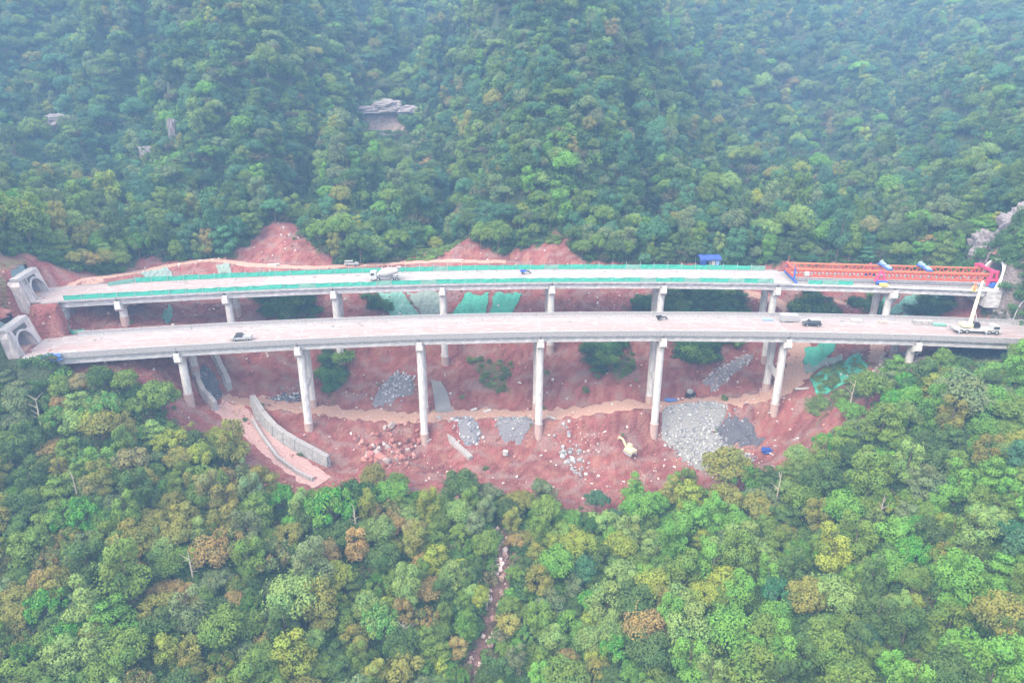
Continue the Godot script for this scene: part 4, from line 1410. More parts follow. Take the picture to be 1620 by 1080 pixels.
# ------------------------------------------------------------------ launching gantry on the bare beams
func make_gantry() -> void:
	var xa := 78.0
	var xb := 130.5
	var p0 := deck_at(FAR, xa, 4.6, 0.0)
	var p1 := deck_at(FAR, xb, 5.2, 0.0)
	var at := p0.lerp(p1, 0.5)
	var turn := atan2(-(p1.z - p0.z), p1.x - p0.x)
	var length := p0.distance_to(p1)
	var h := length * 0.5
	var t := thing("launching_gantry", "long red lattice launching gantry standing on the bare far deck beams", "gantry crane", at, turn)
	var spacing := 6.4
	var low := 1.35
	var tall := 1.95
	var bays := 26
	var dx := length / bays
	# one diagonal mesh for each face, shared along the truss
	var ups := []
	for s in [-1.0, 1.0]:
		var d := MB.new()
		d.beam(Vector3(0, 0, s * 0.55), Vector3(dx * 0.5, tall, 0), 0.2, 0.2)
		var d2 := MB.new()
		d2.beam(Vector3(dx * 0.5, tall, 0), Vector3(dx, 0, s * 0.55), 0.2, 0.2)
		ups.append([d.mesh(), d2.mesh()])
	var tie := MB.new()
	tie.beam(Vector3(0, 0, -0.55), Vector3(0, 0, 0.55), 0.12, 0.12)
	tie.beam(Vector3(0, 0, -0.55), Vector3(dx, 0, 0.55), 0.1, 0.1)
	var tie_m := tie.mesh()
	for q in [0.0, -spacing]:
		var ch := MB.new()
		ch.beam(Vector3(-h, low + tall, q), Vector3(h, low + tall, q), 0.42, 0.42)
		obj("top_chord", ch, M.orange_steel, t)
		for s in [-0.55, 0.55]:
			var c := MB.new()
			c.beam(Vector3(-h, low, q + s), Vector3(h, low, q + s), 0.3, 0.34)
			obj("bottom_chord", c, M.red_steel, t)
		for i in bays:
			for s in 2:
				for k in 2:
					var o := inst("diagonal", ups[s][k], M.red_steel, t)
					o.position = Vector3(-h + i * dx, low, q)
			var o2 := inst("bottom_tie", tie_m, M.orange_steel, t)
			o2.position = Vector3(-h + i * dx, low, q)
		# walkway mesh along the top chord
		var wk := MB.new()
		wk.box(Vector3(0, low + 0.25, q), Vector3(length, 0.06, 0.85))
		obj("walkway", wk, M.orange_steel, t)
	# cross portals at the ends
	for s in [-1.0, 1.0]:
		var c := MB.new()
		c.beam(Vector3(s * h, low + tall, 0.6), Vector3(s * h, low + tall, -spacing - 0.6), 0.5, 0.6)
		c.beam(Vector3(s * h, low, 0.6), Vector3(s * h, low, -spacing - 0.6), 0.4, 0.5)
		c.beam(Vector3(s * h, low, 0.0), Vector3(s * h, low + tall, -spacing), 0.18, 0.18)
		obj("end_frame", c, M.red_steel, t)
	# rear leg: slim blue frame with a mast
	var rl := MB.new()
	for z in [0.8, -spacing - 0.8]:
		rl.beam(Vector3(-h + 0.4, 0.0, z), Vector3(-h + 0.4, low + tall + 0.4, z), 0.35, 0.35)
	rl.beam(Vector3(-h + 0.4, 0.25, 3.6), Vector3(-h + 0.4, 0.25, -spacing - 2.5), 0.45, 0.45)
	obj("rear_leg", rl, M.blue_steel, t)
	var mast := MB.new()
	mast.tube(Vector3(-h + 0.3, low + tall, -spacing), Vector3(-h + 0.3, low + tall + 2.2, -spacing), 0.1, 0.06, 6)
	obj("mast", mast, M.red_steel, t)
	# middle leg: crimson frame on blue bogies with a yellow rail beam
	var mx := -h + length * 0.435
	var ml := MB.new()
	for z in [0.9, -spacing - 0.9]:
		ml.beam(Vector3(mx - 1.3, 0.9, z), Vector3(mx, low + tall + 0.3, z), 0.45, 0.45)
		ml.beam(Vector3(mx + 1.3, 0.9, z), Vector3(mx, low + tall + 0.3, z), 0.45, 0.45)
		ml.beam(Vector3(mx - 1.6, 0.9, z), Vector3(mx + 1.6, 0.9, z), 0.5, 0.5)
	obj("middle_leg", ml, M.pink_steel, t)
	for z in [1.4, -spacing - 1.0]:
		var bo := MB.new()
		bo.bev(Vector3(mx + 0.2, 0.55, z), Vector3(2.6, 0.9, 1.1), 0.15)
		var bog := obj("bogie", bo, M.blue_steel, t)
		for s in [-0.8, 0.8]:
			var wh := MB.new()
			wh.tube(Vector3(mx + 0.2 + s, 0.28, z - 0.35), Vector3(mx + 0.2 + s, 0.28, z + 0.35), 0.3, 0.3, 12)
			obj("wheel", wh, M.tyre, bog)
	var yb := MB.new()
	yb.bev(Vector3(mx + 0.2, 0.32, 3.2), Vector3(1.8, 0.6, 1.6), 0.1)
	obj("counterweight", yb, M.yellow, t)
	# front leg by the tunnel ring
	var fx := h - 1.4
	var fl := MB.new()
	for z in [0.9, -spacing - 0.9]:
		for s in [-1.2, 1.2]:
			fl.beam(Vector3(fx + s, 0.4, z), Vector3(fx + s * 0.4, low + tall + 1.0, z), 0.5, 0.5)
		fl.beam(Vector3(fx - 1.5, 1.9, z), Vector3(fx + 1.5, 1.9, z), 0.45, 0.55)
		fl.beam(Vector3(fx - 1.0, low + tall + 0.9, z), Vector3(fx + 1.0, low + tall + 0.9, z), 0.6, 0.5)
	fl.beam(Vector3(fx, low + tall + 0.9, 1.0), Vector3(fx, low + tall + 0.9, -spacing - 1.0), 0.5, 0.6)
	obj("front_leg", fl, M.pink_steel, t)
	var mo := MB.new()
	mo.tube(Vector3(fx - 0.5, 0.85, 1.6), Vector3(fx + 0.5, 0.85, 1.6), 0.55, 0.55, 14)
	mo.bev(Vector3(fx, 0.4, 1.6), Vector3(1.8, 0.5, 1.2), 0.1)
	obj("drive_motor", mo, M.blue_steel, t)
	var cb := MB.new()
	cb.bev(Vector3(-h + 3.6, low + 0.8, 0.95), Vector3(1.2, 1.1, 0.7), 0.1)
	obj("control_box", cb, M.white, t)
	# the two overhead trolleys
	for q in [[0.478, "pale blue winch trolley over the middle of the red launching gantry", 0], [0.672, "pale blue winch trolley on the right part of the red launching gantry", 1]]:
		var lx: float = -h + length * q[0]
		var c := at + Basis(Vector3.UP, turn) * Vector3(lx, low + tall + 0.22, -spacing * 0.5)
		var w := thing("winch_trolley", q[1], "winch trolley", c, turn, "winch trolleys on the gantry")
		w.scale = Vector3(0.62, 0.6, 0.95)
		var fr := MB.new()
		for s in [-0.8, 0.8]:
			fr.beam(Vector3(s, 0.45, -spacing * 0.5 - 0.7), Vector3(s, 0.45, spacing * 0.5 + 0.7), 0.35, 0.5)
		for z in [-spacing * 0.5, spacing * 0.5]:
			fr.beam(Vector3(-1.3, 0.3, z), Vector3(1.3, 0.3, z), 0.45, 0.4)
		obj("frame", fr, M.blue_steel, w)
		for z in [-spacing * 0.5, spacing * 0.5]:
			for s in [-0.9, 0.9]:
				var wh := MB.new()
				wh.tube(Vector3(s, 0.2, z - 0.2), Vector3(s, 0.2, z + 0.2), 0.22, 0.22, 10)
				obj("wheel", wh, M.tyre, w)
		for z in [-1.3, 1.1]:
			var dr := MB.new()
			dr.tube(Vector3(-0.7, 1.15, z), Vector3(0.7, 1.15, z), 0.5, 0.5, 14)
			dr.tube(Vector3(-0.78, 1.15, z), Vector3(-0.7, 1.15, z), 0.68, 0.68, 14)
			dr.tube(Vector3(0.7, 1.15, z), Vector3(0.78, 1.15, z), 0.68, 0.68, 14)
			obj("winch_drum", dr, M.pale_blue, w)
		var hood := MB.new()
		hood.bev(Vector3(0, 1.35, -2.7), Vector3(1.5, 1.3, 1.2), 0.2)
		hood.bev(Vector3(0, 1.1, 2.6), Vector3(1.7, 0.9, 1.3), 0.2)
		obj("motor_housing", hood, M.pale_blue, w)
		var ant := MB.new()
		ant.tube(Vector3(0, 2.0, -2.7), Vector3(0, 2.9, -2.7), 0.14, 0.1, 6)
		ant.tube(Vector3(-0.8, 2.3, -2.7), Vector3(0.8, 2.3, -2.7), 0.08, 0.08, 6)
		obj("lamp_post", ant, M.white, w)
	# slanting yellow-orange barrier across the beam ends
	var bt := thing("end_barrier", "slanting orange and yellow beam lying across the right end of the bare beams", "barrier", deck_at(FAR, 124.3, 2.2, 0.0), 0.95)
	var bm := MB.new()
	bm.box(Vector3(0, 0.45, 0), Vector3(6.4, 0.45, 0.5))
	obj("beam", bm, M.orange_steel, bt)
	for s in [-2.4, 0.0, 2.4]:
		var f := MB.new()
		f.hexa([Vector3(s - 0.4, -0.25, -0.6), Vector3(s + 0.4, -0.25, -0.6), Vector3(s + 0.4, -0.25, 0.6), Vector3(s - 0.4, -0.25, 0.6), Vector3(s - 0.2, 0.22, -0.2), Vector3(s + 0.2, 0.22, -0.2), Vector3(s + 0.2, 0.22, 0.2), Vector3(s - 0.2, 0.22, 0.2)])
		obj("foot", f, M.yellow, bt)


# ------------------------------------------------------------------ green netting along the far deck
func net_run(label: String, br: Dictionary, x0: float, x1: float, o: float, tall: float, seed_: int, posts_above := 0.35) -> void:
	var r := RandomNumberGenerator.new()
	r.seed = seed_
	var mid := deck_at(br, (x0 + x1) * 0.5, o, 0.0)
	var t := thing("safety_netting", label, "safety netting", mid, 0.0, "green safety netting along the far deck")
	var bays := maxi(1, int(round((x1 - x0) / 4.0)))
	for i in bays:
		var xa := lerpf(x0, x1, float(i) / bays)
		var xb := lerpf(x0, x1, float(i + 1) / bays)
		var mb := MB.new()
		var cols := []
		var droop := r.randf_range(0.0, 0.28)
		for k in 6:
			var u := k / 5.0
			var sag := droop * 4.0 * u * (1.0 - u)
			var belly := r.randf_range(-0.12, 0.12)
			var x := lerpf(xa, xb, u)
			cols.append([deck_at(br, x, o + belly * 0.5, 0.04) - mid, deck_at(br, x, o + belly, tall * 0.5) - mid, deck_at(br, x, o, tall - sag) - mid])
		for k in 5:
			for j in 2:
				var a: Vector3 = cols[k][j]
				var b: Vector3 = cols[k + 1][j]
				var c: Vector3 = cols[k + 1][j + 1]
				var d: Vector3 = cols[k][j + 1]
				var th := Vector3(0, 0, -0.025)
				mb.quad(a, b, c, d)
				mb.quad(d + th, c + th, b + th, a + th)
		# rolled hem
		for k in 5:
			mb.beam(cols[k][2], cols[k + 1][2], 0.07, 0.07)
		obj("net_panel", mb, M.net if r.randf() > 0.16 else M.net_old, t)
		var po := MB.new()
		var foot := deck_at(br, xa, o - 0.05, -0.02) - mid
		po.tube(foot, foot + Vector3(0, tall + posts_above * r.randf_range(0.2, 1.6), 0), 0.055, 0.055, 6)
		obj("post", po, M.white, t)


func make_edge_netting() -> void:
	net_run("long green safety netting along the near edge of the far deck", FAR, -113.5, 72.0, 0.45, 1.35, 201)
	net_run("long green safety netting with white posts along the rear edge of the far deck", FAR, -101.0, 73.5, FAR.w - 0.45, 1.45, 202, 0.7)
	net_run("short separate green netting piece on the bare beams left of the gantry's middle leg", FAR, 81.2, 93.0, 0.7, 1.2, 203)
	# netting that turns across the gap between the two portals
	var line := smooth_line(PackedVector2Array([Vector2(-114.3, -165.0), Vector2(-112.8, -164.1), Vector2(-110.5, -163), Vector2(-108.0, -161.8), Vector2(-106.8, -159.9)]), 1.0)
	var at := ground(line[0].x, line[0].y)
	var t := thing("path_netting", "green netting fence curving down the red bank between the left tunnel portals", "safety netting", at)
	for i in line.size() - 1:
		var a := ground(line[i].x, line[i].y) - at
		var b := ground(line[i + 1].x, line[i + 1].y) - at
		var mb := MB.new()
		var up := Vector3(0, 1.3, 0)
		var n := Vector3(-(b - a).z, 0, (b - a).x).normalized() * 0.03
		mb.hexa([a - n, b - n, b + n, a + n, a - n + up, b - n + up, b + n + up, a + n + up])
		obj("net_panel", mb, M.net if i % 4 != 3 else M.net_old, t)
		if i % 3 == 0:
			var po := MB.new()
			po.tube(a, a + up * 1.15, 0.06, 0.06, 6)
			obj("post", po, M.white, t)
	# netting end piece at the left tip of the rear run
	var e := MB.new()
	var q0 := deck_at(FAR, -101.2, FAR.w - 0.5, 0.0)
	var q1 := deck_at(FAR, -107.0, FAR.w - 2.4, 0.0)
	var n2 := Vector3(0, 0, 0.04)
	e.hexa([q0 - n2, q1 - n2, q1 + n2, q0 + n2, q0 - n2 + Vector3(0, 1.3, 0), q1 - n2 + Vector3(0, 1.0, 0), q1 + n2 + Vector3(0, 1.0, 0), q0 + n2 + Vector3(0, 1.3, 0)])
	var eo := obj("netting_tail", e, M.net_old, null)
	tag(eo, "dull green netting tail where the rear netting starts near the far left portal", "safety netting")


# ------------------------------------------------------------------ vehicles
func wheel(root: Node3D, x: float, z: float, r: float, wide := 0.24) -> void:
	var mb := MB.new()
	mb.tube(Vector3(x, r, z - wide * 0.5), Vector3(x, r, z + wide * 0.5), r, r, 14)
	var w := obj("wheel", mb, M.tyre, root)
	var rim := MB.new()
	var s := signf(z)
	rim.tube(Vector3(x, r, z + s * wide * 0.5), Vector3(x, r, z + s * (wide * 0.5 + 0.02)), r * 0.58, r * 0.5, 10)
	obj("rim", rim, M.rim, w)


func side_prism(mb: MB, side: PackedVector2Array, half: float, top_in := 0.0, y_from := 1e9) -> void:
	var rings := []
	for s in [-1.0, 1.0]:
		var r := []
		for p in side:
			r.append(Vector3(p.x, p.y, s * (half - (top_in if p.y > y_from else 0.0))))
		rings.append(r)
	mb.loft(rings)


func car(label: String, at: Vector3, turn: float, paint: Material, roof: Material, tall := 1.75, length := 4.7) -> Node3D:
	var t := thing("parked_car", label, "car", at, turn)
	var l := length * 0.5
	var b := MB.new()
	side_prism(b, PackedVector2Array([Vector2(-l, 0.38), Vector2(l, 0.38), Vector2(l + 0.05, 0.62), Vector2(l - 0.1, 0.85), Vector2(l * 0.52, 0.98), Vector2(-l + 0.1, 1.0), Vector2(-l - 0.03, 0.7)]), 0.92)
	obj("body", b, paint, t)
	var g := MB.new()
	side_prism(g, PackedVector2Array([Vector2(-l + 0.12, 0.98), Vector2(l * 0.5, 0.97), Vector2(l * 0.2, tall - 0.12), Vector2(-l + 0.35, tall - 0.1)]), 0.87, 0.14, 1.2)
	obj("window", g, M.window, t)
	var r := MB.new()
	r.bev(Vector3(-l * 0.36, tall - 0.06, 0), Vector3(length * 0.62, 0.12, 1.5), 0.06)
	obj("roof", r, roof, t)
	for x in [-l * 0.62, l * 0.62]:
		for z in [-0.82, 0.82]:
			wheel(t, x, z, 0.36)
	for z in [-0.65, 0.65]:
		var h := MB.new()
		h.box(Vector3(l + 0.02, 0.7, z), Vector3(0.08, 0.14, 0.35))
		obj("headlight", h, M.white, t)
		var q := MB.new()
		q.box(Vector3(-l - 0.02, 0.78, z), Vector3(0.06, 0.18, 0.25))
		obj("tail_light", q, M.lamp_red, t)
	return t


func on_deck(br: Dictionary, x: float, o: float, up := 0.012) -> Vector3:
	return deck_at(br, x, o, up)


func make_vehicles() -> void:
	car("black car with pale roof on the near deck, right of the grey box body", on_deck(NEAR, 77.0, 8.4), deck_turn(NEAR, 77.0) + PI, M.car_black, M.car_white, 1.8, 4.4)
	car("white car on the red upper road behind the far deck, below the scar", ground(-50.7, -210.2, 0.2), 0.05, M.car_white, M.car_white, 1.5, 4.3)
	# small flatbed truck
	var t := thing("pickup_truck", "dark-windowed white pickup truck with open load bed on the near deck's left part", "pickup truck", on_deck(NEAR, -65.3, 4.4), deck_turn(NEAR, -65.3) + PI)
	var b := MB.new()
	side_prism(b, PackedVector2Array([Vector2(-2.4, 0.45), Vector2(2.5, 0.45), Vector2(2.55, 0.75), Vector2(2.4, 1.0), Vector2(-2.4, 1.0)]), 0.9)
	obj("body", b, M.car_grey, t)
	var c := MB.new()
	side_prism(c, PackedVector2Array([Vector2(-0.4, 1.0), Vector2(1.75, 1.0), Vector2(1.2, 1.65), Vector2(-0.3, 1.7)]), 0.86, 0.12, 1.2)
	obj("window", c, M.window, t)
	var rf := MB.new()
	rf.bev(Vector3(0.42, 1.72, 0), Vector3(1.6, 0.1, 1.46), 0.05)
	obj("roof", rf, M.car_black, t)
	var bd := MB.new()
	for z in [-0.86, 0.86]: bd.box(Vector3(-1.45, 1.2, z), Vector3(1.9, 0.42, 0.08))
	bd.box(Vector3(-2.4, 1.2, 0), Vector3(0.08, 0.42, 1.7))
	bd.box(Vector3(-1.45, 1.02, 0), Vector3(1.9, 0.06, 1.7))
	obj("load_bed", bd, M.car_white, t)
	for x in [-1.5, 1.55]:
		for z in [-0.8, 0.8]: wheel(t, x, z, 0.38)
	# grey box body standing by the rear barrier
	t = thing("box_body", "grey windowless truck box standing on the near deck beside the rear barrier", "container", on_deck(NEAR, 72.2, 11.6), deck_turn(NEAR, 72.2))
	var bx := MB.new()
	bx.bev(Vector3(0, 1.15, 0), Vector3(4.4, 1.7, 2.1), 0.08)
	obj("shell", bx, M.car_grey, t)
	for x in [-1.5, 1.5]:
		var sk := MB.new()
		sk.box(Vector3(x, 0.15, 0), Vector3(0.3, 0.3, 2.0))
		obj("skid", sk, M.timber, t)
	var rb := MB.new()
	for i in 8:
		rb.box(Vector3(-1.95 + i * 0.55, 1.15, 1.07), Vector3(0.08, 1.5, 0.06))
	obj("ribs", rb, M.concrete, t)
	# concrete mixer
	t = thing("mixer_truck", "white concrete mixer truck on the far deck, left of its centre", "mixer truck", on_deck(FAR, -34.8, 6.2), deck_turn(FAR, -34.8) + PI)
	b = MB.new()
	b.box(Vector3(-0.4, 0.85, 0), Vector3(8.6, 0.3, 1.1))
	obj("chassis", b, M.car_grey, t)
	c = MB.new()
	side_prism(c, PackedVector2Array([Vector2(2.3, 0.6), Vector2(4.2, 0.6), Vector2(4.25, 1.5), Vector2(4.0, 2.6), Vector2(2.35, 2.65)]), 1.2)
	var cab := obj("cab", c, M.car_white, t)
	var wn := MB.new()
	wn.hexa([Vector3(4.26, 1.6, -1.05), Vector3(4.26, 1.6, 1.05), Vector3(4.29, 1.6, 1.05), Vector3(4.29, 1.6, -1.05), Vector3(4.04, 2.45, -1.05), Vector3(4.04, 2.45, 1.05), Vector3(4.09, 2.45, 1.05), Vector3(4.09, 2.45, -1.05)])
	for z in [-1.21, 1.21]: wn.box(Vector3(3.4, 2.0, z), Vector3(0.9, 0.6, 0.03))
	obj("window", wn, M.window, cab)
	var dr := MB.new()
	var ax := Vector3(1, -0.17, 0).normalized()
	var o := Vector3(-3.6, 2.75, 0)
	var prof := [Vector2(0, 0.62), Vector2(1.5, 1.05), Vector2(3.2, 1.25), Vector2(4.4, 1.15), Vector2(5.2, 0.7), Vector2(5.5, 0.3)]
	for i in prof.size() - 1:
		dr.tube(o + ax * prof[i].x, o + ax * prof[i + 1].x, prof[i].y, prof[i + 1].y, 20, i == 0 or i == prof.size() - 2)
	obj("drum", dr, M.white, t)
	var hp := MB.new()
	hp.hexa([Vector3(-4.0, 2.8, -0.3), Vector3(-3.4, 2.8, -0.3), Vector3(-3.4, 2.8, 0.3), Vector3(-4.0, 2.8, 0.3), Vector3(-4.5, 3.7, -0.7), Vector3(-3.3, 3.7, -0.7), Vector3(-3.3, 3.7, 0.7), Vector3(-4.5, 3.7, 0.7)])
	hp.beam(Vector3(-4.0, 2.6, 0), Vector3(-5.2, 1.5, 0.3), 0.5, 0.12)
	hp.beam(Vector3(-3.4, 0.9, 0.5), Vector3(-3.4, 2.8, 0.5), 0.15, 0.15)
	hp.beam(Vector3(-3.4, 0.9, -0.5), Vector3(-3.4, 2.8, -0.5), 0.15, 0.15)
	obj("hopper_and_chute", hp, M.car_grey, t)
	for x in [3.3, 1.9, -1.9, -3.2]:
		for z in [-1.0, 1.0]: wheel(t, x, z, 0.5, 0.34)
	# truck crane with raised boom
	t = thing("truck_crane", "white truck crane with raised pale yellow boom at the near deck's right end", "truck crane", on_deck(NEAR, 115.8, 6.6), deck_turn(NEAR, 115.8))
	b = MB.new()
	b.bev(Vector3(-0.4, 1.05, 0), Vector3(10.0, 0.55, 2.4), 0.1)
	obj("carrier", b, M.car_white, t)
	c = MB.new()
	side_prism(c, PackedVector2Array([Vector2(3.1, 0.6), Vector2(5.2, 0.6), Vector2(5.3, 1.3), Vector2(5.0, 2.2), Vector2(3.2, 2.3)]), 1.2)
	cab = obj("driver_cab", c, M.car_white, t)
	wn = MB.new()
	for z in [-1.21, 1.21]: wn.box(Vector3(4.1, 1.75, z), Vector3(1.3, 0.65, 0.03))
	wn.hexa([Vector3(5.31, 1.35, -1.05), Vector3(5.31, 1.35, 1.05), Vector3(5.34, 1.35, 1.05), Vector3(5.34, 1.35, -1.05), Vector3(5.06, 2.1, -1.05), Vector3(5.06, 2.1, 1.05), Vector3(5.11, 2.1, 1.05), Vector3(5.11, 2.1, -1.05)])
	obj("window", wn, M.window, cab)
	var tt := MB.new()
	tt.tube(Vector3(-1.3, 1.3, 0), Vector3(-1.3, 1.65, 0), 1.0, 1.0, 16)
	tt.bev(Vector3(-2.2, 2.1, 0), Vector3(3.2, 0.9, 2.2), 0.2)
	obj("turntable", tt, M.cream, t)
	var oc := MB.new()
	side_prism(oc, PackedVector2Array([Vector2(-1.4, 1.7), Vector2(0.2, 1.7), Vector2(0.1, 2.6), Vector2(-0.4, 3.1), Vector2(-1.4, 3.1)]), 0.42)
	for i in oc.v.size(): oc.v[i].z += 0.85
	obj("operator_cab", oc, M.car_black, t)
	var bdir := Vector3(0.24, 0.90, -0.36).normalized()
	var b0 := Vector3(-1.6, 2.4, -0.2)
	for q in [["boom_section", 0.0, 6.2, 0.75], ["boom_section", 6.0, 9.0, 0.58], ["boom_section", 8.8, 11.0, 0.44]]:
		var bo := MB.new()
		bo.beam(b0 + bdir * q[1], b0 + bdir * q[2], q[3], q[3] * 1.15)
		obj(q[0], bo, M.cream, t)
	var cy := MB.new()
	cy.tube(Vector3(0.3, 1.9, -0.2), b0 + bdir * 3.8, 0.16, 0.12, 8)
	obj("lift_cylinder", cy, M.rim, t)
	var hk := MB.new()
	var tip := b0 + bdir * 11.0
	hk.tube(tip, tip - Vector3(0, 4.2, 0), 0.03, 0.03, 5)
	hk.bev(tip - Vector3(0, 4.5, 0), Vector3(0.4, 0.6, 0.4), 0.1)
	obj("hook_block", hk, M.yellow, t)
	for x in [4.3, 2.6, -2.6, -4.0]:
		for z in [-1.05, 1.05]: wheel(t, x, z, 0.55, 0.36)
	for x in [-5.0, 1.3]:
		var og := MB.new()
		og.box(Vector3(x, 0.95, 0), Vector3(0.35, 0.3, 5.0))
		for z in [-2.4, 2.4]:
			og.tube(Vector3(x, 0.1, z), Vector3(x, 0.95, z), 0.12, 0.12, 8)
			og.tube(Vector3(x, 0.0, z), Vector3(x, 0.1, z), 0.35, 0.35, 12)
		obj("outrigger", og, M.car_grey, t)
	# excavator on the valley floor
	t = thing("excavator", "cream excavator with raised arm on the red valley floor", "excavator", ground(30.6, -156.4, 0.05), 2.2)
	t.scale = Vector3.ONE * 0.88
	for z in [-0.95, 0.95]:
		var tk := MB.new()
		side_prism(tk, PackedVector2Array([Vector2(-1.6, 0.0), Vector2(1.6, 0.0), Vector2(1.95, 0.42), Vector2(1.65, 0.8), Vector2(-1.65, 0.8), Vector2(-1.95, 0.42)]), 0.28)
		for i in tk.v.size(): tk.v[i].z += z
		obj("track", tk, M.car_grey, t)
	var hs := MB.new()
	hs.bev(Vector3(-0.5, 1.45, 0), Vector3(3.0, 1.0, 2.4), 0.2)
	hs.tube(Vector3(0, 0.6, 0), Vector3(0, 1.0, 0), 0.8, 0.8, 14)
	obj("house", hs, M.cream, t)
	var ec := MB.new()
	ec.bev(Vector3(0.5, 2.1, 0.65), Vector3(1.4, 1.5, 0.95), 0.12)
	cab = obj("cab", ec, M.cream, t)
	wn = MB.new()
	wn.box(Vector3(0.5, 2.3, 1.13), Vector3(1.0, 0.8, 0.03))
	wn.box(Vector3(1.21, 2.3, 0.65), Vector3(0.03, 0.8, 0.75))
	obj("window", wn, M.window, cab)
	var bm := MB.new()
	bm.beam(Vector3(0.7, 1.6, -0.35), Vector3(2.6, 3.8, -0.35), 0.4, 0.55)
	bm.beam(Vector3(2.5, 3.75, -0.35), Vector3(4.2, 3.9, -0.35), 0.38, 0.5)
	obj("boom", bm, M.cream, t)
	var sk2 := MB.new()
	sk2.beam(Vector3(4.0, 4.0, -0.35), Vector3(4.9, 2.0, -0.35), 0.3, 0.38)
	obj("stick", sk2, M.cream, t)
	var bk := MB.new()
	bk.hexa([Vector3(4.5, 1.4, -0.85), Vector3(5.2, 1.2, -0.85), Vector3(5.2, 1.2, 0.15), Vector3(4.5, 1.4, 0.15), Vector3(4.7, 2.05, -0.85), Vector3(5.2, 2.05, -0.85), Vector3(5.2, 2.05, 0.15), Vector3(4.7, 2.05, 0.15)])
	obj("bucket", bk, M.car_grey, t)
	# dark three-wheeled carts
	for q in [["dark motor tricycle on the near deck by the rear barrier, right of middle", on_deck(NEAR, 39.7, 11.8), M.car_black], ["blue-black motor tricycle on the far deck's middle", on_deck(FAR, 4.4, 9.8), M.blue_steel]]:
		t = thing("motor_tricycle", q[0], "tricycle", q[1], 0.25, "tricycles on the decks")
		b = MB.new()
		b.box(Vector3(-0.7, 0.75, 0), Vector3(1.7, 0.1, 1.1))
		for z in [-0.55, 0.55]: b.box(Vector3(-0.7, 0.95, z), Vector3(1.7, 0.35, 0.06))
		b.box(Vector3(-1.55, 0.95, 0), Vector3(0.06, 0.35, 1.1))
		obj("tray", b, q[2], t)
		c = MB.new()
		c.bev(Vector3(0.6, 0.75, 0), Vector3(0.9, 0.3, 0.4), 0.08)
		c.beam(Vector3(1.0, 0.8, 0), Vector3(1.35, 0.35, 0), 0.12, 0.12)
		c.beam(Vector3(1.0, 0.8, 0), Vector3(0.95, 1.25, 0), 0.06, 0.06)
		obj("seat_and_fork", c, M.car_black, t)
		var hb := MB.new()
		hb.beam(Vector3(0.95, 1.25, -0.35), Vector3(0.95, 1.25, 0.35), 0.05, 0.05)
		obj("handlebar", hb, M.rim, t)
		wheel(t, 1.35, 0.01, 0.32, 0.12)
		for z in [-0.5, 0.5]: wheel(t, -0.8, z, 0.32, 0.14)
	# compact roller-like machine by the valley road
	t = thing("small_loader", "small dark and red machine beside the dirt road right of the fifth near pier", "loader", ground(50.2, -174.0, 0.1), 0.6)
	b = MB.new()
	b.bev(Vector3(0, 1.0, 0), Vector3(2.6, 0.9, 1.5), 0.15)
	obj("body", b, M.car_black, t)
	c = MB.new()
	c.bev(Vector3(-0.4, 1.9, 0), Vector3(1.1, 1.0, 1.2), 0.1)
	obj("cab", c, M.car_grey, t)
	var ar := MB.new()
	for z in [-0.6, 0.6]: ar.beam(Vector3(0.6, 1.2, z), Vector3(2.2, 0.7, z), 0.16, 0.22)
	ar.hexa([Vector3(2.0, 0.2, -0.9), Vector3(2.8, 0.1, -0.9), Vector3(2.8, 0.1, 0.9), Vector3(2.0, 0.2, 0.9), Vector3(2.0, 0.9, -0.9), Vector3(2.2, 0.9, -0.9), Vector3(2.2, 0.9, 0.9), Vector3(2.0, 0.9, 0.9)])
	obj("bucket_arm", ar, M.red_steel, t)
	for x in [-0.8, 0.8]:
		for z in [-0.8, 0.8]: wheel(t, x, z, 0.48, 0.3)


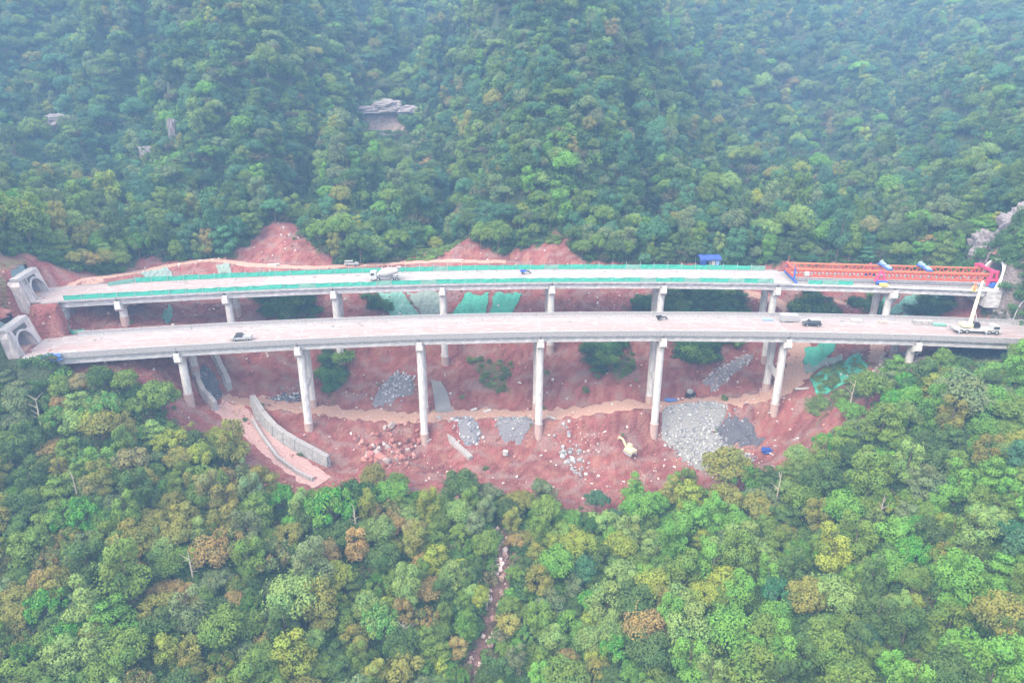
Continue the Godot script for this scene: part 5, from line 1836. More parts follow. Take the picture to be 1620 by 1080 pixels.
# ------------------------------------------------------------------ site clutter
func make_site_things() -> void:
	# blue canopy behind the far deck
	var at := ground(61.5, -209.0)
	at.y = maxf(at.y, 5.5)
	var t := thing("site_shelter", "bright blue tarpaulin shelter behind the far deck, right of the middle", "shelter", at, 0.06)
	var r := MB.new()
	var k := 8
	for i in k:
		var a0 := PI * i / k
		var a1 := PI * (i + 1) / k
		var f := func(a: float, x: float) -> Vector3: return Vector3(x, 1.9 + 1.1 * sin(a) + 0.1 * sin(x * 2.0), 2.6 * cos(a))
		for s in 6:
			var x0 := -3.4 + s * 6.8 / 6.0
			var x1 := x0 + 6.8 / 6.0
			r.quad(f.call(a0, x0), f.call(a0, x1), f.call(a1, x1), f.call(a1, x0))
			r.quad(f.call(a0, x0) * 0.985, f.call(a1, x0) * 0.985, f.call(a1, x1) * 0.985, f.call(a0, x1) * 0.985)
	obj("canopy", r, M.tarp, t)
	var sd := MB.new()
	sd.box(Vector3(-2.4, 1.0, 2.5), Vector3(2.0, 1.9, 0.08))
	sd.box(Vector3(0, 1.2, -2.5), Vector3(6.6, 2.2, 0.08))
	obj("side_sheet", sd, M.tarp, t)
	for x in [-3.2, 0.0, 3.2]:
		for z in [-2.45, 2.45]:
			var p := MB.new()
			p.tube(Vector3(x, -2.0, z), Vector3(x, 2.0, z), 0.06, 0.06, 6)
			obj("pole", p, M.rim, t)
	for q in [[1.0, M.white, "white"], [2.3, M.pale_blue, "pale"]]:
		var bx := thing("storage_box", "%s storage box standing under the blue shelter" % q[2], "box", at + Basis(Vector3.UP, 0.06) * Vector3(q[0], 0.0, 1.8), 0.06)
		var b := MB.new()
		b.bev(Vector3(0, 0.9, 0), Vector3(1.1, 1.6, 0.9), 0.06)
		obj("case", b, q[1], bx)
		var l := MB.new()
		l.box(Vector3(0, 1.74, 0), Vector3(1.16, 0.08, 0.96))
		obj("lid", l, M.car_grey, bx)
	# crumpled blue tarpaulin at the near left end
	var cp := deck_at(NEAR, -104.8, -0.6, 0.3)
	t = thing("tarpaulin", "crumpled bright blue tarpaulin heap at the near deck's left end, beside treetops", "tarpaulin", cp, 0.3)
	var tp := rock_mesh(61, Vector3(3.6, 1.5, 1.9), 0.4, 4)
	obj("sheet", tp, M.tarp_light, t)
	for q in [Vector3(3.2, 0.5, -0.8), Vector3(4.2, 0.4, -1.2)]:
		var sb := rock_mesh(62, Vector3(1.3, 0.7, 0.9), 0.3, 2)
		var so := obj("cement_sack", sb, M.white)
		so.position = cp + Basis(Vector3.UP, 0.3) * q
		tag(so, "white sack %s the blue tarpaulin on the near deck's left end" % ("touching" if q.x < 4.0 else "a step right of"), "sack")
	var lt := rock_mesh(63, Vector3(5.4, 0.18, 1.5), 0.25, 3)
	var lo := obj("plastic_sheet", lt, M.tarp_light)
	lo.position = deck_at(NEAR, -48.5, 1.9, 0.1)
	lo.rotation.y = deck_turn(NEAR, -48.5)
	tag(lo, "flat pale blue plastic sheet on the near deck, behind its front barrier", "plastic sheet")
	var tl := rock_mesh(64, Vector3(3.6, 0.5, 1.8), 0.35, 3)
	var to := obj("tarpaulin", tl, M.tarp_light)
	to.position = ground(44.4, -172.6, 0.3)
	tag(to, "pale blue tarpaulin on the ground beside the dirt road, right of the fifth near pier", "tarpaulin")
	var tb := rock_mesh(65, Vector3(2.6, 1.2, 2.0), 0.35, 3)
	var tbo := obj("tarpaulin", tb, M.tarp)
	tbo.position = ground(64.3, -151.4, 0.4)
	tag(tbo, "dark blue covered bundle at the forest edge below the sixth near pier", "tarpaulin")
	# stacked goods by the rear barrier on the right part of the near deck
	for q in [[105.6, 12.0, Vector3(4.6, 1.0, 1.2), M.concrete, "long grey concrete block by the rear barrier, left of the truck crane"], [109.3, 11.2, Vector3(3.2, 0.5, 1.4), M.net_old, "flat green folded net pile on the near deck, directly left of the truck crane"],
			[89.5, 12.2, Vector3(2.6, 0.7, 1.0), M.white, "low white sack stack by the rear barrier, right of the black car"], [96.0, 12.0, Vector3(2.0, 0.5, 0.9), M.timber, "short timber stack by the rear barrier, right of the white sacks"], [67.0, 12.0, Vector3(2.6, 0.5, 0.9), M.pale_blue, "pale blue material pile by the rear barrier, left of the grey truck box"]]:
		var st := thing("material_stack", q[4], "material stack", on_deck(NEAR, q[0], q[1]), deck_turn(NEAR, q[0]))
		var s: Vector3 = q[2]
		for i in 3:
			var b := MB.new()
			b.bev(Vector3((i - 1) * s.x / 3.0, s.y * 0.5 + 0.06, 0), Vector3(s.x / 3.0 - 0.06, s.y, s.z), 0.06)
			obj("bundle", b, q[3], st)
		var pl := MB.new()
		pl.box(Vector3(0, 0.035, 0), Vector3(s.x, 0.06, s.z * 0.8))
		obj("pallet", pl, M.timber, st)
	# white arched lamp post at the right edge
	var lp := ground(131.5, -169.0)
	lp.y = 1.0
	t = thing("street_lamp", "white bent lamp post rising from the trees at the far right", "street lamp", lp)
	var pm := MB.new()
	var prev := Vector3(-0.6, -4, 0)
	for i in 9:
		var u := i / 8.0
		var nx := Vector3(-0.6 + 0.7 * u + 1.9 * pow(u, 4.0), -4.0 + 11.0 * u - 1.2 * pow(u, 6.0), 0)
		pm.tube(prev, nx, 0.17 - 0.06 * u, 0.16 - 0.06 * u, 8)
		prev = nx
	obj("pole", pm, M.white, t)
	var hd := MB.new()
	hd.bev(prev + Vector3(0.5, 0.0, 0), Vector3(1.3, 0.22, 0.45), 0.06)
	obj("lamp_head", hd, M.white, t)
	# pipes, boards and other pieces lying about
	var list := [[-74.0, -205.0, 5.4, 0.32, -0.25, "white pipe lying on the red bank below the left scar"], [-17.5, -216.0, 3.6, 0.3, -0.4, "white pipe lying on the bank behind the middle of the far deck"],
		[-10.6, -170.0, 1.8, 0.4, 0.5, "short white pipe beside the dirt road, left of the middle near pier"], [-6.9, -169.4, 2.2, 0.4, 0.3, "slanting white pipe beside the dirt road, nearest the middle near pier"],
		[10.5, -164.6, 3.2, 0.3, -0.8, "black and white pipe right of the middle near pier's foot"], [43.6, -149.6, 2.8, 0.4, 0.9, "white board on the forest edge below the fifth near pier"],
		[77.5, -166.0, 3.4, 0.35, -0.2, "white board on the ground right of the sixth near pier"], [-22.0, -160.0, 1.6, 0.3, 0.8, "short white stick right of the third near pier's foot"]]
	for q in list:
		var mb := MB.new()
		mb.tube(Vector3(-q[2] * 0.5, 0, 0), Vector3(q[2] * 0.5, 0, 0), q[3], q[3], 8)
		var o := obj("pipe", mb, M.white)
		o.position = ground(q[0], q[1], q[3] * 0.7)
		o.rotation = Vector3(0, q[4], 0.12)
		tag(o, q[5], "pipe", "pipes and boards lying about")
	var drum := MB.new()
	drum.tube(Vector3(0, 0, 0), Vector3(0, 1.1, 0), 0.75, 0.75, 14)
	var dro := obj("water_tank", drum, M.white)
	dro.position = ground(-1.7, -156.6, 0.0)
	tag(dro, "round white water tank on the red slope below the grey stone fan", "water tank")
	# white litter: small pieces of board, sack and foam
	var r2 := RandomNumberGenerator.new()
	r2.seed = 77
	var xf := []
	var cols := []
	var lit := MB.new()
	lit.tinted = true
	lit.box(Vector3.ZERO, Vector3(1.0, 0.25, 0.45))
	var spots := [Vector3(-122, -190, 5), Vector3(-95, -203, 7), Vector3(30, -196, 6), Vector3(70, -165, 8), Vector3(-35, -155, 12), Vector3(15, -155, 10), Vector3(60, -150, 8), Vector3(88, -195, 7), Vector3(100, -165, 8), Vector3(-78, -160, 5)]
	for i in 230:
		var p := Vector2.ZERO
		if i % 3 == 0:
			p = Vector2(r2.randf_range(-118, 110), r2.randf_range(-215, -140))
		else:
			var c: Vector3 = spots[r2.randi() % spots.size()]
			p = Vector2(c.x + r2.randfn() * c.z, c.y + r2.randfn() * c.z * 0.6)
		if not inside(p, bare):
			continue
		var s := r2.randf_range(0.3, 1.0)
		xf.append(Transform3D(Basis.from_euler(Vector3(r2.randf_range(-0.5, 0.5), r2.randf() * TAU, r2.randf_range(-0.5, 0.5))).scaled(Vector3(s, s, s)), ground(p.x, p.y, 0.15)))
		var w := r2.randf_range(0.32, 0.68)
		cols.append(Color(w, w * 0.96, w * 0.97))
	many("site_litter", lit.mesh(), M.stone, xf, cols)
	# specks of mortar and boards on the decks
	xf = []
	cols = []
	for i in 260:
		var far := i % 2 == 0
		var br := FAR if far else NEAR
		var x := r2.randf_range(-100, 72 if far else 125)
		var o := r2.randf_range(1.2, 3.0) if r2.randf() < 0.35 else r2.randf_range(br.w - 4.5, br.w - 1.0)
		var s := r2.randf_range(0.25, 1.1)
		xf.append(Transform3D(Basis(Vector3.UP, r2.randf() * TAU).scaled(Vector3(s, s * 0.5, s)), deck_at(br, x, o, 0.05)))
		var w := r2.randf_range(0.15, 0.45)
		cols.append(Color(w, w * 0.95, w * 0.95))
	many("deck_litter", lit.mesh(), M.stone, xf, cols)


# ------------------------------------------------------------------ trees
const KINDS := ["rounded", "rounded", "rounded", "tiered", "tiered", "tall", "tall", "feathery", "feathery", "spreading", "spreading", "young"]
const TINTS := [["dark green", 0.068, 0.120, 0.030], ["mid green", 0.122, 0.192, 0.034], ["bright green", 0.122, 0.262, 0.040], ["yellow-green", 0.230, 0.275, 0.040], ["olive", 0.198, 0.198, 0.044],
	["rust-tinged", 0.262, 0.190, 0.066], ["grey-green", 0.135, 0.180, 0.075], ["blue-green", 0.062, 0.152, 0.072], ["pale green", 0.175, 0.262, 0.070], ["brownish", 0.205, 0.190, 0.075]]
var tree_kinds := []
var picked := []


func leaf_card(mb: MB, p: Vector3, n: Vector3, size: float, r: RandomNumberGenerator) -> void:
	var u := n.cross(Vector3(r.randf_range(-1, 1), r.randf_range(-1, 1), r.randf_range(-1, 1))).normalized()
	var w := n.cross(u)
	var bend := n * size * -0.28
	var a := p - u * size * 0.62
	var c := p + u * size * 0.62
	var b := p + w * size * 0.42 + bend
	var d := p - w * size * 0.42 + bend
	mb.tri(a, b, c)
	mb.tri(a, c, d)


func make_tree_kind(kind: String, seed_: int) -> Dictionary:
	var r := RandomNumberGenerator.new()
	r.seed = seed_ * 71 + 5
	var crown := MB.new()
	crown.tinted = true
	var trunk := MB.new()
	trunk.tinted = true
	var H := 10.0
	var R := 4.2
	var lobes := [] # centre, radii, share of rust
	match kind:
		"rounded":
			H = r.randf_range(9.0, 10.5)
			for i in 24:
				var y := 1.0 - (i + 0.5) / 24.0 * 1.25
				var a := i * 2.39996 + r.randf() * 0.5
				var s := sqrt(maxf(0.0, 1.0 - y * y))
				var k := r.randf_range(0.58, 0.82)
				lobes.append([Vector3(cos(a) * s * R * k, H - 3.7 + y * 3.4 * k, sin(a) * s * R * k), Vector3(1.7, 1.35, 1.7) * r.randf_range(0.75, 1.2)])
		"tiered":
			H = r.randf_range(9.5, 11.5)
			var tiers := 4
			for j in tiers:
				var y := H - 1.4 - j * 1.9
				var rad: float = [1.4, 2.8, 3.6, 3.3][j]
				var m: int = [3, 6, 8, 7][j]
				for i in m:
					var a := TAU * i / m + r.randf() * 0.8
					lobes.append([Vector3(cos(a) * rad * r.randf_range(0.6, 1.0), y + r.randf_range(-0.5, 0.5), sin(a) * rad * r.randf_range(0.6, 1.0)), Vector3(1.75, 0.8, 1.75) * r.randf_range(0.8, 1.2)])
		"tall":
			H = r.randf_range(11.5, 13.5)
			for i in 24:
				var y := r.randf()
				var rad := 2.7 * sin(PI * pow(0.12 + 0.8 * (1.0 - y), 0.9)) + 0.2
				var a := i * 2.39996
				lobes.append([Vector3(cos(a) * rad * 0.75, 3.4 + y * (H - 4.3), sin(a) * rad * 0.75), Vector3(1.45, 1.35, 1.45) * r.randf_range(0.75, 1.15)])
		"feathery":
			H = r.randf_range(8.5, 10.0)
			for i in 34:
				var y := 1.0 - (i + 0.5) / 34.0 * 1.1
				var a := i * 2.39996 + r.randf()
				var s := sqrt(maxf(0.0, 1.0 - y * y))
				var k := r.randf_range(0.7, 1.0)
				lobes.append([Vector3(cos(a) * s * R * k, H - 3.6 + y * 3.2 * k, sin(a) * s * R * k), Vector3(0.95, 1.15, 0.95) * r.randf_range(0.75, 1.2)])
		"spreading":
			H = r.randf_range(8.0, 9.5)
			for i in 26:
				var a := i * 2.39996
				var rad := 5.0 * sqrt((i + 0.5) / 26.0)
				lobes.append([Vector3(cos(a) * rad + r.randf_range(-0.6, 0.6), H - 1.4 - 0.075 * rad * rad + r.randf_range(-0.8, 0.5), sin(a) * rad + r.randf_range(-0.6, 0.6)), Vector3(1.6, 1.1, 1.6) * r.randf_range(0.75, 1.25)])
		"young":
			H = r.randf_range(5.5, 6.5)
			for i in 14:
				var y := 1.0 - (i + 0.5) / 14.0 * 1.5
				var a := i * 2.39996 + r.randf()
				var s := sqrt(maxf(0.0, 1.0 - y * y))
				lobes.append([Vector3(cos(a) * s * 1.9, H - 2.3 + y * 2.0, sin(a) * s * 1.9), Vector3(1.2, 1.0, 1.2) * r.randf_range(0.8, 1.2)])
		"shrub":
			H = 2.6
			for i in 9:
				var a := i * 2.39996
				var rad := 1.7 * sqrt((i + 0.5) / 9.0)
				lobes.append([Vector3(cos(a) * rad, 1.0 + r.randf_range(-0.3, 0.7), sin(a) * rad), Vector3(0.95, 0.85, 0.95) * r.randf_range(0.8, 1.25)])
	var per: int = {"rounded": 160, "tiered": 150, "tall": 150, "feathery": 110, "spreading": 150, "young": 140, "shrub": 60}[kind]
	var reach := 0.0
	for l in lobes:
		if kind != "shrub" and r.randf() < 0.12: continue
		var c: Vector3 = l[0] + Vector3(r.randfn(), r.randfn() * 0.6, r.randfn()) * 0.35
		var rr: Vector3 = l[1]
		reach = maxf(reach, Vector2(c.x, c.z).length() + rr.x * 0.8)
		var tone := r.randf_range(0.72, 1.28)
		var warm := r.randf_range(-0.2, 0.24)
		var green_lobe := kind == "feathery" and r.randf() < 0.55
		for i in per:
			var d := Vector3(r.randfn(), r.randfn() + 0.35, r.randfn()).normalized()
			var p := c + d * rr * pow(r.randf(), 0.2)
			var nrm := (d + Vector3(r.randf_range(-1, 1), r.randf_range(-0.4, 1), r.randf_range(-1, 1)) * 0.45).normalized()
			var k := tone * r.randf_range(0.78, 1.25)
			crown.col = Color(k * (1.0 + warm), k, k * (1.0 - warm * 0.6))
			if green_lobe: crown.col = Color(k * 0.55, k * 0.98, k * 0.75)
			if kind == "feathery":
				nrm = (Vector3(d.x, 0.15, d.z) + Vector3(r.randf_range(-1, 1), r.randf_range(-0.5, 0.5), r.randf_range(-1, 1)) * 0.6).normalized()
				leaf_card(crown, p, nrm, r.randf_range(0.26, 0.5), r)
			else:
				leaf_card(crown, p, nrm, r.randf_range(0.28, 0.56) * (0.8 if kind == "shrub" else 1.0), r)
	# sprigs that break the outline
	for i in (24 if kind == "shrub" else 130):
		var l: Array = lobes[r.randi() % lobes.size()]
		var d := Vector3(r.randfn(), r.randfn() + 0.5, r.randfn()).normalized()
		var p: Vector3 = l[0] + d * l[1] * r.randf_range(1.0, 1.5)
		var k := r.randf_range(0.75, 1.3)
		crown.col = Color(k * 1.05, k, k * 0.9)
		for q in 3:
			leaf_card(crown, p + Vector3(r.randfn(), r.randfn(), r.randfn()) * 0.16, (d + Vector3(r.randfn(), r.randfn(), r.randfn()) * 0.5).normalized(), r.randf_range(0.24, 0.42), r)
	# trunk with limbs into the lobes
	trunk.col = Color(0.115, 0.088, 0.07)
	if kind != "shrub":
		var top := Vector3(r.randf_range(-0.4, 0.4), H * 0.62, r.randf_range(-0.4, 0.4))
		trunk.tube(Vector3(0, -1.6, 0), top * 0.5, 0.26, 0.2, 7, false)
		trunk.tube(top * 0.5, top, 0.2, 0.12, 7, false)
		trunk.tube(top, Vector3(top.x, H - 1.0, top.z), 0.12, 0.04, 5, false)
		for i in range(0, lobes.size(), 3):
			var c: Vector3 = lobes[i][0]
			var from := top * clampf(c.y / H - 0.15, 0.3, 0.98)
			trunk.tube(from, c, 0.09, 0.03, 5, false)
	else:
		for i in 4:
			trunk.tube(Vector3(0, -0.5, 0), lobes[i][0], 0.06, 0.03, 4, false)
	return {"kind": kind, "crown": crown.mesh(), "trunk": trunk.mesh(), "reach": reach, "tall": H}


func plant_tint(x: float, z: float, r: RandomNumberGenerator) -> int:
	# neighbours often share a kind; the left foreground runs rustier, the right brighter
	var n := noise_c.get_noise_2d(x * 1.1 + 500.0, z * 1.1)
	var k := r.randf()
	if r.randf() < 0.5: # kin grow in groups
		k = fposmod(noise_c.get_noise_2d(x * 0.8 - 900.0, z * 0.8) * 3.0 + 0.5, 1.0)
	if z < -205.0:
		var w := [0.22, 0.20, 0.06, 0.012 + maxf(0.0, n) * 0.05, 0.035, 0.006, 0.14, 0.31, 0.08, 0.004]
		return pick(w, k)
	if x > 8.0 and x < 48.0 and z > -142.0 and z < -100.0:
		return pick([0.08, 0.18, 0.30, 0.14, 0.06, 0.03, 0.04, 0.03, 0.14, 0.02], k)
	if x < 5.0 - absf(z + 120.0) * 0.12:
		return pick([0.13, 0.26, 0.05, 0.09, 0.20, 0.10 + n * 0.1, 0.07, 0.005, 0.08, 0.02], k)
	return pick([0.13, 0.27, 0.22 + n * 0.1, 0.04, 0.08, 0.012, 0.06, 0.012, 0.14, 0.006], k)


func pick(w: Array, k: float) -> int:
	var s := 0.0
	for q in w: s += q
	k *= s
	for i in w.size():
		k -= w[i]
		if k <= 0.0: return i
	return w.size() - 1


func free_of_forest(x: float, z: float, trees := true) -> bool: # true where no tree stands
	var p := Vector2(x, z)
	for br in [NEAR, FAR]:
		var q := deck_offset(br, x, z)
		if q.y > (-3.2 if trees else -0.9) and q.y < br.w + (3.0 if trees else 0.9) and q.x > (-114.0 if br == NEAR else -123.0) and q.x < (134.0 if br == NEAR else 131.0):
			return true
	if x > -135 and x < 135 and z < -130 and z > -240 and inside(p + (Vector2(noise_b.get_noise_2d(x * 1.3, z * 1.3), noise_b.get_noise_2d(x * 1.3 + 80.0, z * 1.3)) * (9.0 if z > -160.0 else 3.0) if trees else Vector2.ZERO), bare):
		return true
	if inside(p, channel_band):
		return true
	if absf(x + 59.0) < 12.5 and z > -334.0 and z < -321.0:
		return true
	if not trees:
		return false
	# open ground before the rock shelter and the cliffs
	if absf(x + 58.0) < 15.0 - maxf(0.0, z + 320.0) * 0.45 and z > -337.0 and z < -296.0:
		return true
	if absf(x + 126.0) < 3.8 and z > -272.0 and z < -258.0:
		return true
	if absf(x + 137.5) < 3.8 and z > -272.0 and z < -262.0:
		return true
	if absf(x + 186.5) < 5.5 and z > -300.0 and z < -287.0:
		return true
	if x > 130.0 and x < 152.0 and z > -200.0 and z < -170.0:
		return true
	if x > 126.0 and x < 136.0 and z > -187.0 and z < -169.0:
		return true
	return false


func make_forest() -> void:
	for i in KINDS.size():
		tree_kinds.append(make_tree_kind(KINDS[i], i))
	var shrubs := []
	for i in 3:
		shrubs.append(make_tree_kind("shrub", 40 + i))
	var r := RandomNumberGenerator.new()
	r.seed = 5150
	var cell := 6.0
	var hash := {}
	var plants := []
	var ca := cos(deg_to_rad(20.7))
	var sa := sin(deg_to_rad(20.7))
	# darts thrown row by row; a tree keeps its distance from its neighbours
	var z := -52.0
	while z > -600.0:
		var half := absf(z) * 0.92 + 45.0
		var dz := 1.6 if z > -215.0 else 2.2
		for q in int(half * 2.0 / 1.5):
			var x := r.randf_range(-half, half)
			var zz := z - r.randf() * dz
			if free_of_forest(x, zz):
				continue
			var k := r.randi() % KINDS.size()
			if KINDS[k] == "feathery" and r.randf() < 0.3: k = r.randi() % 7
			var s := r.randf_range(0.55, 1.05) if r.randf() < 0.87 else r.randf_range(1.05, 1.35)
			var near_edge := 1.0
			if zz > -215.0 and zz < -120.0 and r.randf() < 0.2: near_edge = 0.75
			s *= near_edge
			if zz > -140.0 and absf(x - (-4.0 - (zz + 112.0) * 0.1)) < 9.0: s *= 0.62
			if zz < -215.0:
				if KINDS[k] == "tiered" or KINDS[k] == "feathery": k = [0, 1, 2, 5, 9, 10][r.randi() % 6]
				s *= lerpf(0.86, 0.92, clampf((-zz - 215.0) / 120.0, 0.0, 1.0))
			var d: Dictionary = tree_kinds[k]
			var rad: float = d.reach * s
			var ok := true
			var ix := int(floor(x / cell))
			var iz := int(floor(zz / cell))
			for a in range(-2, 3):
				for b in range(-2, 3):
					for o in hash.get(Vector2i(ix + a, iz + b), []):
						if Vector2(o.x - x, o.y - zz).length() < (0.47 if zz > -215.0 else 0.45) * (rad + o.z):
							ok = false
							break
					if not ok: break
				if not ok: break
			if not ok:
				continue
			var y := height(x, zz)
			var nq := deck_offset(NEAR, x, zz)
			if nq.y > -15.0 and nq.y < 2.0 and nq.x < 119.0 and nq.x > -100.0 and y + d.tall * s > -0.8:
				continue
			var key := Vector2i(ix, iz)
			if not hash.has(key): hash[key] = []
			hash[key].append(Vector3(x, zz, rad))
			# camera-independent facts, and the size at which the photograph shows it
			var fw := -zz
			var dy: float = y + d.tall * s * 0.7 - 58.6
			var depth := fw * ca - dy * sa
			var up := (dy * ca + fw * sa) / depth
			var side := x / depth
			var seen := absf(side) < 0.75 + rad / depth and up > -0.5 - rad / depth and up < 0.52
			plants.append({"x": x, "z": zz, "y": y, "k": k, "s": s, "turn": r.randf() * TAU, "tint": plant_tint(x, zz, r), "app": rad / depth, "seen": seen, "up": up, "side": side, "lean": r.randf_range(-0.07, 0.07)})
		z -= dz
	# the 300 that show largest stand on their own
	var order := plants.filter(func(p): return p.seen)
	order.sort_custom(func(a, b): return a.app > b.app)
	var own := order.slice(0, 300)
	for p in own: p.own = true
	place_trees(own)
	# all others are the forest
	var xf := []
	var cols := []
	for k in KINDS.size():
		xf.append([])
		cols.append([])
	for p in plants:
		if p.has("own"): continue
		xf[p.k].append(Transform3D(Basis.from_euler(Vector3(p.lean, p.turn, 0)).scaled(Vector3(p.s * r.randf_range(0.88, 1.14), p.s * r.randf_range(0.8, 1.25), p.s * r.randf_range(0.88, 1.14))), Vector3(p.x, p.y - 0.2, p.z)))
		var t: Array = TINTS[p.tint]
		var j := r.randf_range(0.8, 1.2)
		cols[p.k].append(Color(t[1] * j, t[2] * j * r.randf_range(0.92, 1.08), t[3] * j))
	var forest := Node3D.new()
	forest.name = "forest"
	add_child(forest)
	forest.set_meta("kind", "stuff")
	tag(forest, "dense hazy mixed forest covering the mountain slopes", "forest")
	for k in KINDS.size():
		if xf[k].size() > 0:
			many("crowns", tree_kinds[k].crown, M.leaf, xf[k], cols[k], forest)
			var tc := []
			for i in xf[k].size(): tc.append(Color(1, 1, 1))
			many("trunks", tree_kinds[k].trunk, M.stone, xf[k], tc, forest)
	# bleached dead trees standing among the living
	var spots := [[-88.0, -118.0], [-61.0, -106.0], [-33.0, -122.0], [-20.0, -101.0], [31.0, -139.0], [40.0, -112.0], [58.0, -128.0], [74.0, -116.0], [80.0, -146.0], [-104.0, -134.0]]
	var where := ["on the upper left slope below the left portals", "left of the picture's foot, low on the left slope", "just below the pink ramp's lower end", "just left of the stream gully", "at the forest edge below the fifth near pier", "right of the stream gully, low on the slope",
		"on the middle right slope below the sixth near pier", "low on the right slope below the rightmost near pier", "at the forest edge right of the rubble heap", "highest on the left slope by the deck's end"]
	for i in spots.size():
		var mb := MB.new()
		var h := r.randf_range(8.5, 12.5)
		var top := Vector3(r.randf_range(-0.8, 0.8), h, r.randf_range(-0.8, 0.8))
		mb.tube(Vector3(0, -1, 0), top * 0.6, 0.2, 0.14, 7)
		mb.tube(top * 0.6, top, 0.14, 0.04, 6)
		var d := thing("dead_tree", "bare pale dead trunk " + where[i], "dead tree", ground(spots[i][0], spots[i][1]), 0.0, "dead trees on the near slopes")
		var tr := obj("trunk", mb, M.timber, d)
		for b in 7:
			var lb := MB.new()
			var p0 := top * r.randf_range(0.5, 0.95)
			lb.tube(p0, p0 + Vector3(r.randf_range(-1, 1), r.randf_range(0.3, 0.9), r.randf_range(-1, 1)) * 1.9, 0.06, 0.02, 5)
			obj("limb", lb, M.timber, tr)
	print("trees ", plants.size(), " seen ", order.size())
	# undergrowth between and below the crowns, and shrubs on the worked ground
	var uf := [[], [], []]
	var uc := [[], [], []]
	var clumps := [tree_clump_a, tree_clump_b, tree_clump_c, tree_clump_d, tree_clump_e, tree_clump_f, tree_clump_g, tree_clump_i, tree_clump_j]
	var grasses := [grass_a, grass_b, grass_c, grass_d, grass_e, grass_f, grass_g, net_g]
	for i in 52000:
		var zz := -60.0 - 440.0 * pow(r.randf(), 1.25)
		var half := absf(zz) * 0.86 + 15.0
		var x := r.randf_range(-half, half)
		var p := Vector2(x, zz)
		var s := r.randf_range(0.55, 1.2) * (1.0 if zz > -230.0 else 1.5)
		var tint := Color(0.055, 0.115, 0.032)
		var bareground := x > -135 and x < 135 and zz < -130 and zz > -240 and inside(p, bare)
		if bareground:
			var hit := false
			for g in clumps:
				if inside(p, g): hit = true
			if hit:
				s *= 1.0
				tint = Color(0.06, 0.15, 0.04) if r.randf() < 0.6 else Color(0.035, 0.075, 0.035)
			else:
				for g in grasses:
					if inside(p, g): hit = true
				s *= 0.45
				tint = Color(0.13, 0.19, 0.05)
				if inside(p, tree_clump_h) and r.randf() < 0.25:
					hit = true
					s *= 1.6
				if not hit:
					if r.randf() > 0.012: continue
			if not hit and r.randf() > 0.4: continue
		elif free_of_forest(x, zz, false):
			continue
		else:
			var w := r.randf()
			if x > 6.0 and x < 50.0 and zz > -143.0 and zz < -100.0 and w < 0.8: tint = Color(0.15, 0.28, 0.05)
			elif w < 0.15: tint = Color(0.10, 0.20, 0.04)
			elif w < 0.3: tint = Color(0.10, 0.09, 0.045)
		var clear := true
		for br in [NEAR, FAR]:
			var q := deck_offset(br, x, zz)
			if q.y > -0.5 and q.y < br.w + 0.5 and height(x, zz) + 2.4 * s > br.y - 2.2 and q.x < 132.0:
				clear = false
		if not clear: continue
		var k := r.randi() % 3
		uf[k].append(Transform3D(Basis(Vector3.UP, r.randf() * TAU).scaled(Vector3(s, s * r.randf_range(0.7, 1.2), s)), ground(x, zz, -0.1)))
		var j := r.randf_range(0.75, 1.25)
		uc[k].append(Color(tint.r * j, tint.g * j, tint.b * j))
	# denser planting inside the shrub patches
	for g: PackedVector2Array in clumps + grasses:
		var box := Rect2(g[0], Vector2.ZERO)
		for p in g: box = box.expand(p)
		var grassy := grasses.has(g)
		for i in int(box.get_area() * (0.6 if g == grass_c or g == grass_d else 0.2 if grassy else 0.26)):
			var p := Vector2(r.randf_range(box.position.x, box.end.x), r.randf_range(box.position.y, box.end.y))
			if not inside(p + Vector2(noise_b.get_noise_2d(p.x * 2.0, p.y * 2.0), noise_b.get_noise_2d(p.x * 2.0 + 60.0, p.y * 2.0)) * 6.0, g): continue
			var s := r.randf_range(0.2, 0.5) if grassy else r.randf_range(0.4, 1.0) if r.randf() < 0.7 else r.randf_range(1.0, 1.7)
			var clear := true
			for br in [NEAR, FAR]:
				var q := deck_offset(br, p.x, p.y)
				if q.y > -1.0 and q.y < br.w + 1.0 and height(p.x, p.y) + 2.6 * s > br.y - 2.4: clear = false
			if not clear: continue
			var k := r.randi() % 3
			uf[k].append(Transform3D(Basis(Vector3.UP, r.randf() * TAU).scaled(Vector3(s, s, s)), ground(p.x, p.y, -0.1)))
			var c := Color(0.06, 0.155, 0.045) if r.randf() < 0.65 else Color(0.13, 0.22, 0.05)
			if grassy: c = Color(0.17, 0.26, 0.05)
			var j := r.randf_range(0.7, 1.3)
			uc[k].append(Color(c.r * j, c.g * j, c.b * j))
	# bushes round the mouth of the rock shelter and on its brow
	for i in 46:
		var side := -1.0 if i % 2 == 0 else 1.0
		var p := Vector3(-59.0 + side * r.randf_range(9.5, 14.0), 37.5 + r.randf_range(0.0, 5.5), -325.0 + r.randf_range(-2.5, 2.0))
		if i >= 18 and i < 32: p = Vector3(-59.0 + r.randf_range(-11.0, 11.0), 36.8, -322.5 + r.randf_range(-1.0, 1.5))
		elif i >= 32: p = Vector3(-59.0 + r.randf_range(-14.0, 12.0), 48.2 - absf(r.randfn()) * 0.6, -331.5 + r.randf_range(-2.0, 2.0))
		var s := r.randf_range(0.9, 1.7) if i < 18 or i >= 32 else r.randf_range(0.5, 0.95)
		var k := r.randi() % 3
		uf[k].append(Transform3D(Basis(Vector3.UP, r.randf() * TAU).scaled(Vector3(s, s, s)), p))
		var j := r.randf_range(0.7, 1.3)
		uc[k].append(Color(0.075 * j, 0.155 * j, 0.055 * j))
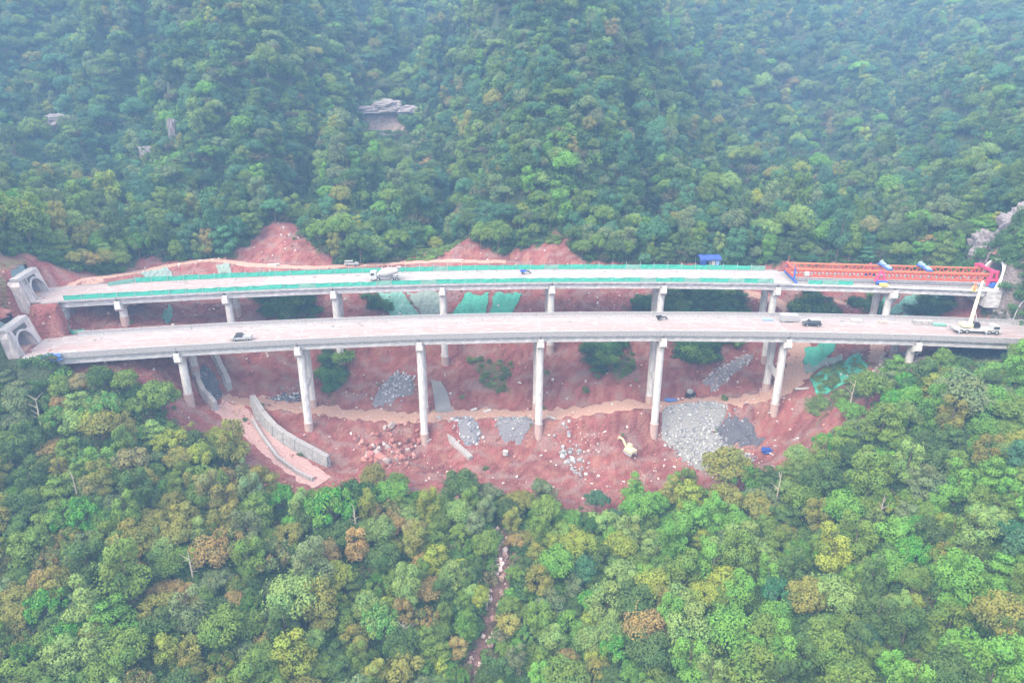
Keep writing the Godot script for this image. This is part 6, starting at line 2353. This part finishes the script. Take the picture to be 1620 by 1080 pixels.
	# shrubs clinging to the steep ground round the right-hand tunnel
	for i in 1500:
		var x := r.randf_range(127.0, 165.0)
		var zz := r.randf_range(-205.0, -150.0)
		var q := deck_offset(FAR, x, zz)
		var q2 := deck_offset(NEAR, x, zz)
		if (q.x < 131.2 and q.y > -2.0 and q.y < FAR.w + 1.0) or (q2.y > -2.0 and q2.y < NEAR.w + 2.0) or r.randf() < 0.35:
			continue
		if x > 134.0 and x < 150.0 and zz > -199.0 and zz < -184.0 and r.randf() < 0.8:
			continue
		var s := r.randf_range(0.4, 1.1)
		var y := lerpf(height(x - 0.8, zz - 0.8), height(x + 0.8, zz + 0.8), r.randf())
		var k := r.randi() % 3
		uf[k].append(Transform3D(Basis.from_euler(Vector3(r.randf_range(-0.4, 0.4), r.randf() * TAU, r.randf_range(-0.4, 0.4))).scaled(Vector3(s, s, s)), Vector3(x, y - 0.2, zz)))
		var j := r.randf_range(0.7, 1.3)
		uc[k].append(Color(0.07 * j, 0.15 * j, 0.04 * j))
	var under := Node3D.new()
	under.name = "undergrowth"
	add_child(under)
	under.set_meta("kind", "stuff")
	tag(under, "low green shrubs and ferns between the trees and on the red slopes", "undergrowth")
	for k in 3:
		many("shrubs", shrubs[k].crown, M.leaf, uf[k], uc[k], under)


func place_trees(own: Array) -> void:
	var mats := []
	for t in TINTS:
		var m := M.leaf.duplicate() as StandardMaterial3D
		m.albedo_color = Color(t[1], t[2], t[3]).linear_to_srgb()
		mats.append(m)
	# labels: what a tree looks like, then the pier above it, then its place among its likes
	var piers := ["the left portals", "the leftmost pier", "the second pier", "the third pier", "the middle pier", "the fifth pier", "the sixth pier", "the rightmost pier"]
	var cuts := [-0.62, -0.41, -0.225, -0.05, 0.13, 0.315, 0.5, 9.0]
	var groups := {}
	for p in own:
		var col := 0
		while p.side > cuts[col]: col += 1
		var band := "forest edge"
		if p.up < -0.40: band = "picture's foot"
		elif p.up < -0.30: band = "low slope"
		elif p.up < -0.20: band = "middle slope"
		elif p.up > 0.1: band = "mountainside"
		var size := "large" if p.app > 0.048 else "small" if p.app < 0.036 else "middling"
		var text := "%s %s %s tree, %s below %s" % [size, TINTS[p.tint][0], KINDS[p.k], band, piers[col]]
		if not groups.has(text): groups[text] = []
		groups[text].append(p)
	var ranks := ["first", "second", "third", "fourth", "fifth", "sixth", "seventh"]
	for text: String in groups:
		var g: Array = groups[text]
		g.sort_custom(func(a, b): return a.side < b.side)
		for i in g.size():
			var p: Dictionary = g[i]
			var label := text
			if g.size() > 1:
				label = text.replace(" tree,", " tree, %s from left," % ranks[mini(i, 6)])
			var d: Dictionary = tree_kinds[p.k]
			var t := thing("broadleaf_tree", label, "tree", Vector3(p.x, p.y - 0.2, p.z), 0.0, "single trees on the near slopes")
			t.rotation = Vector3(p.lean, p.turn, 0)
			t.scale = Vector3.ONE * p.s
			inst("trunk", d.trunk, M.stone, t)
			inst("crown", d.crown, mats[p.tint], t)
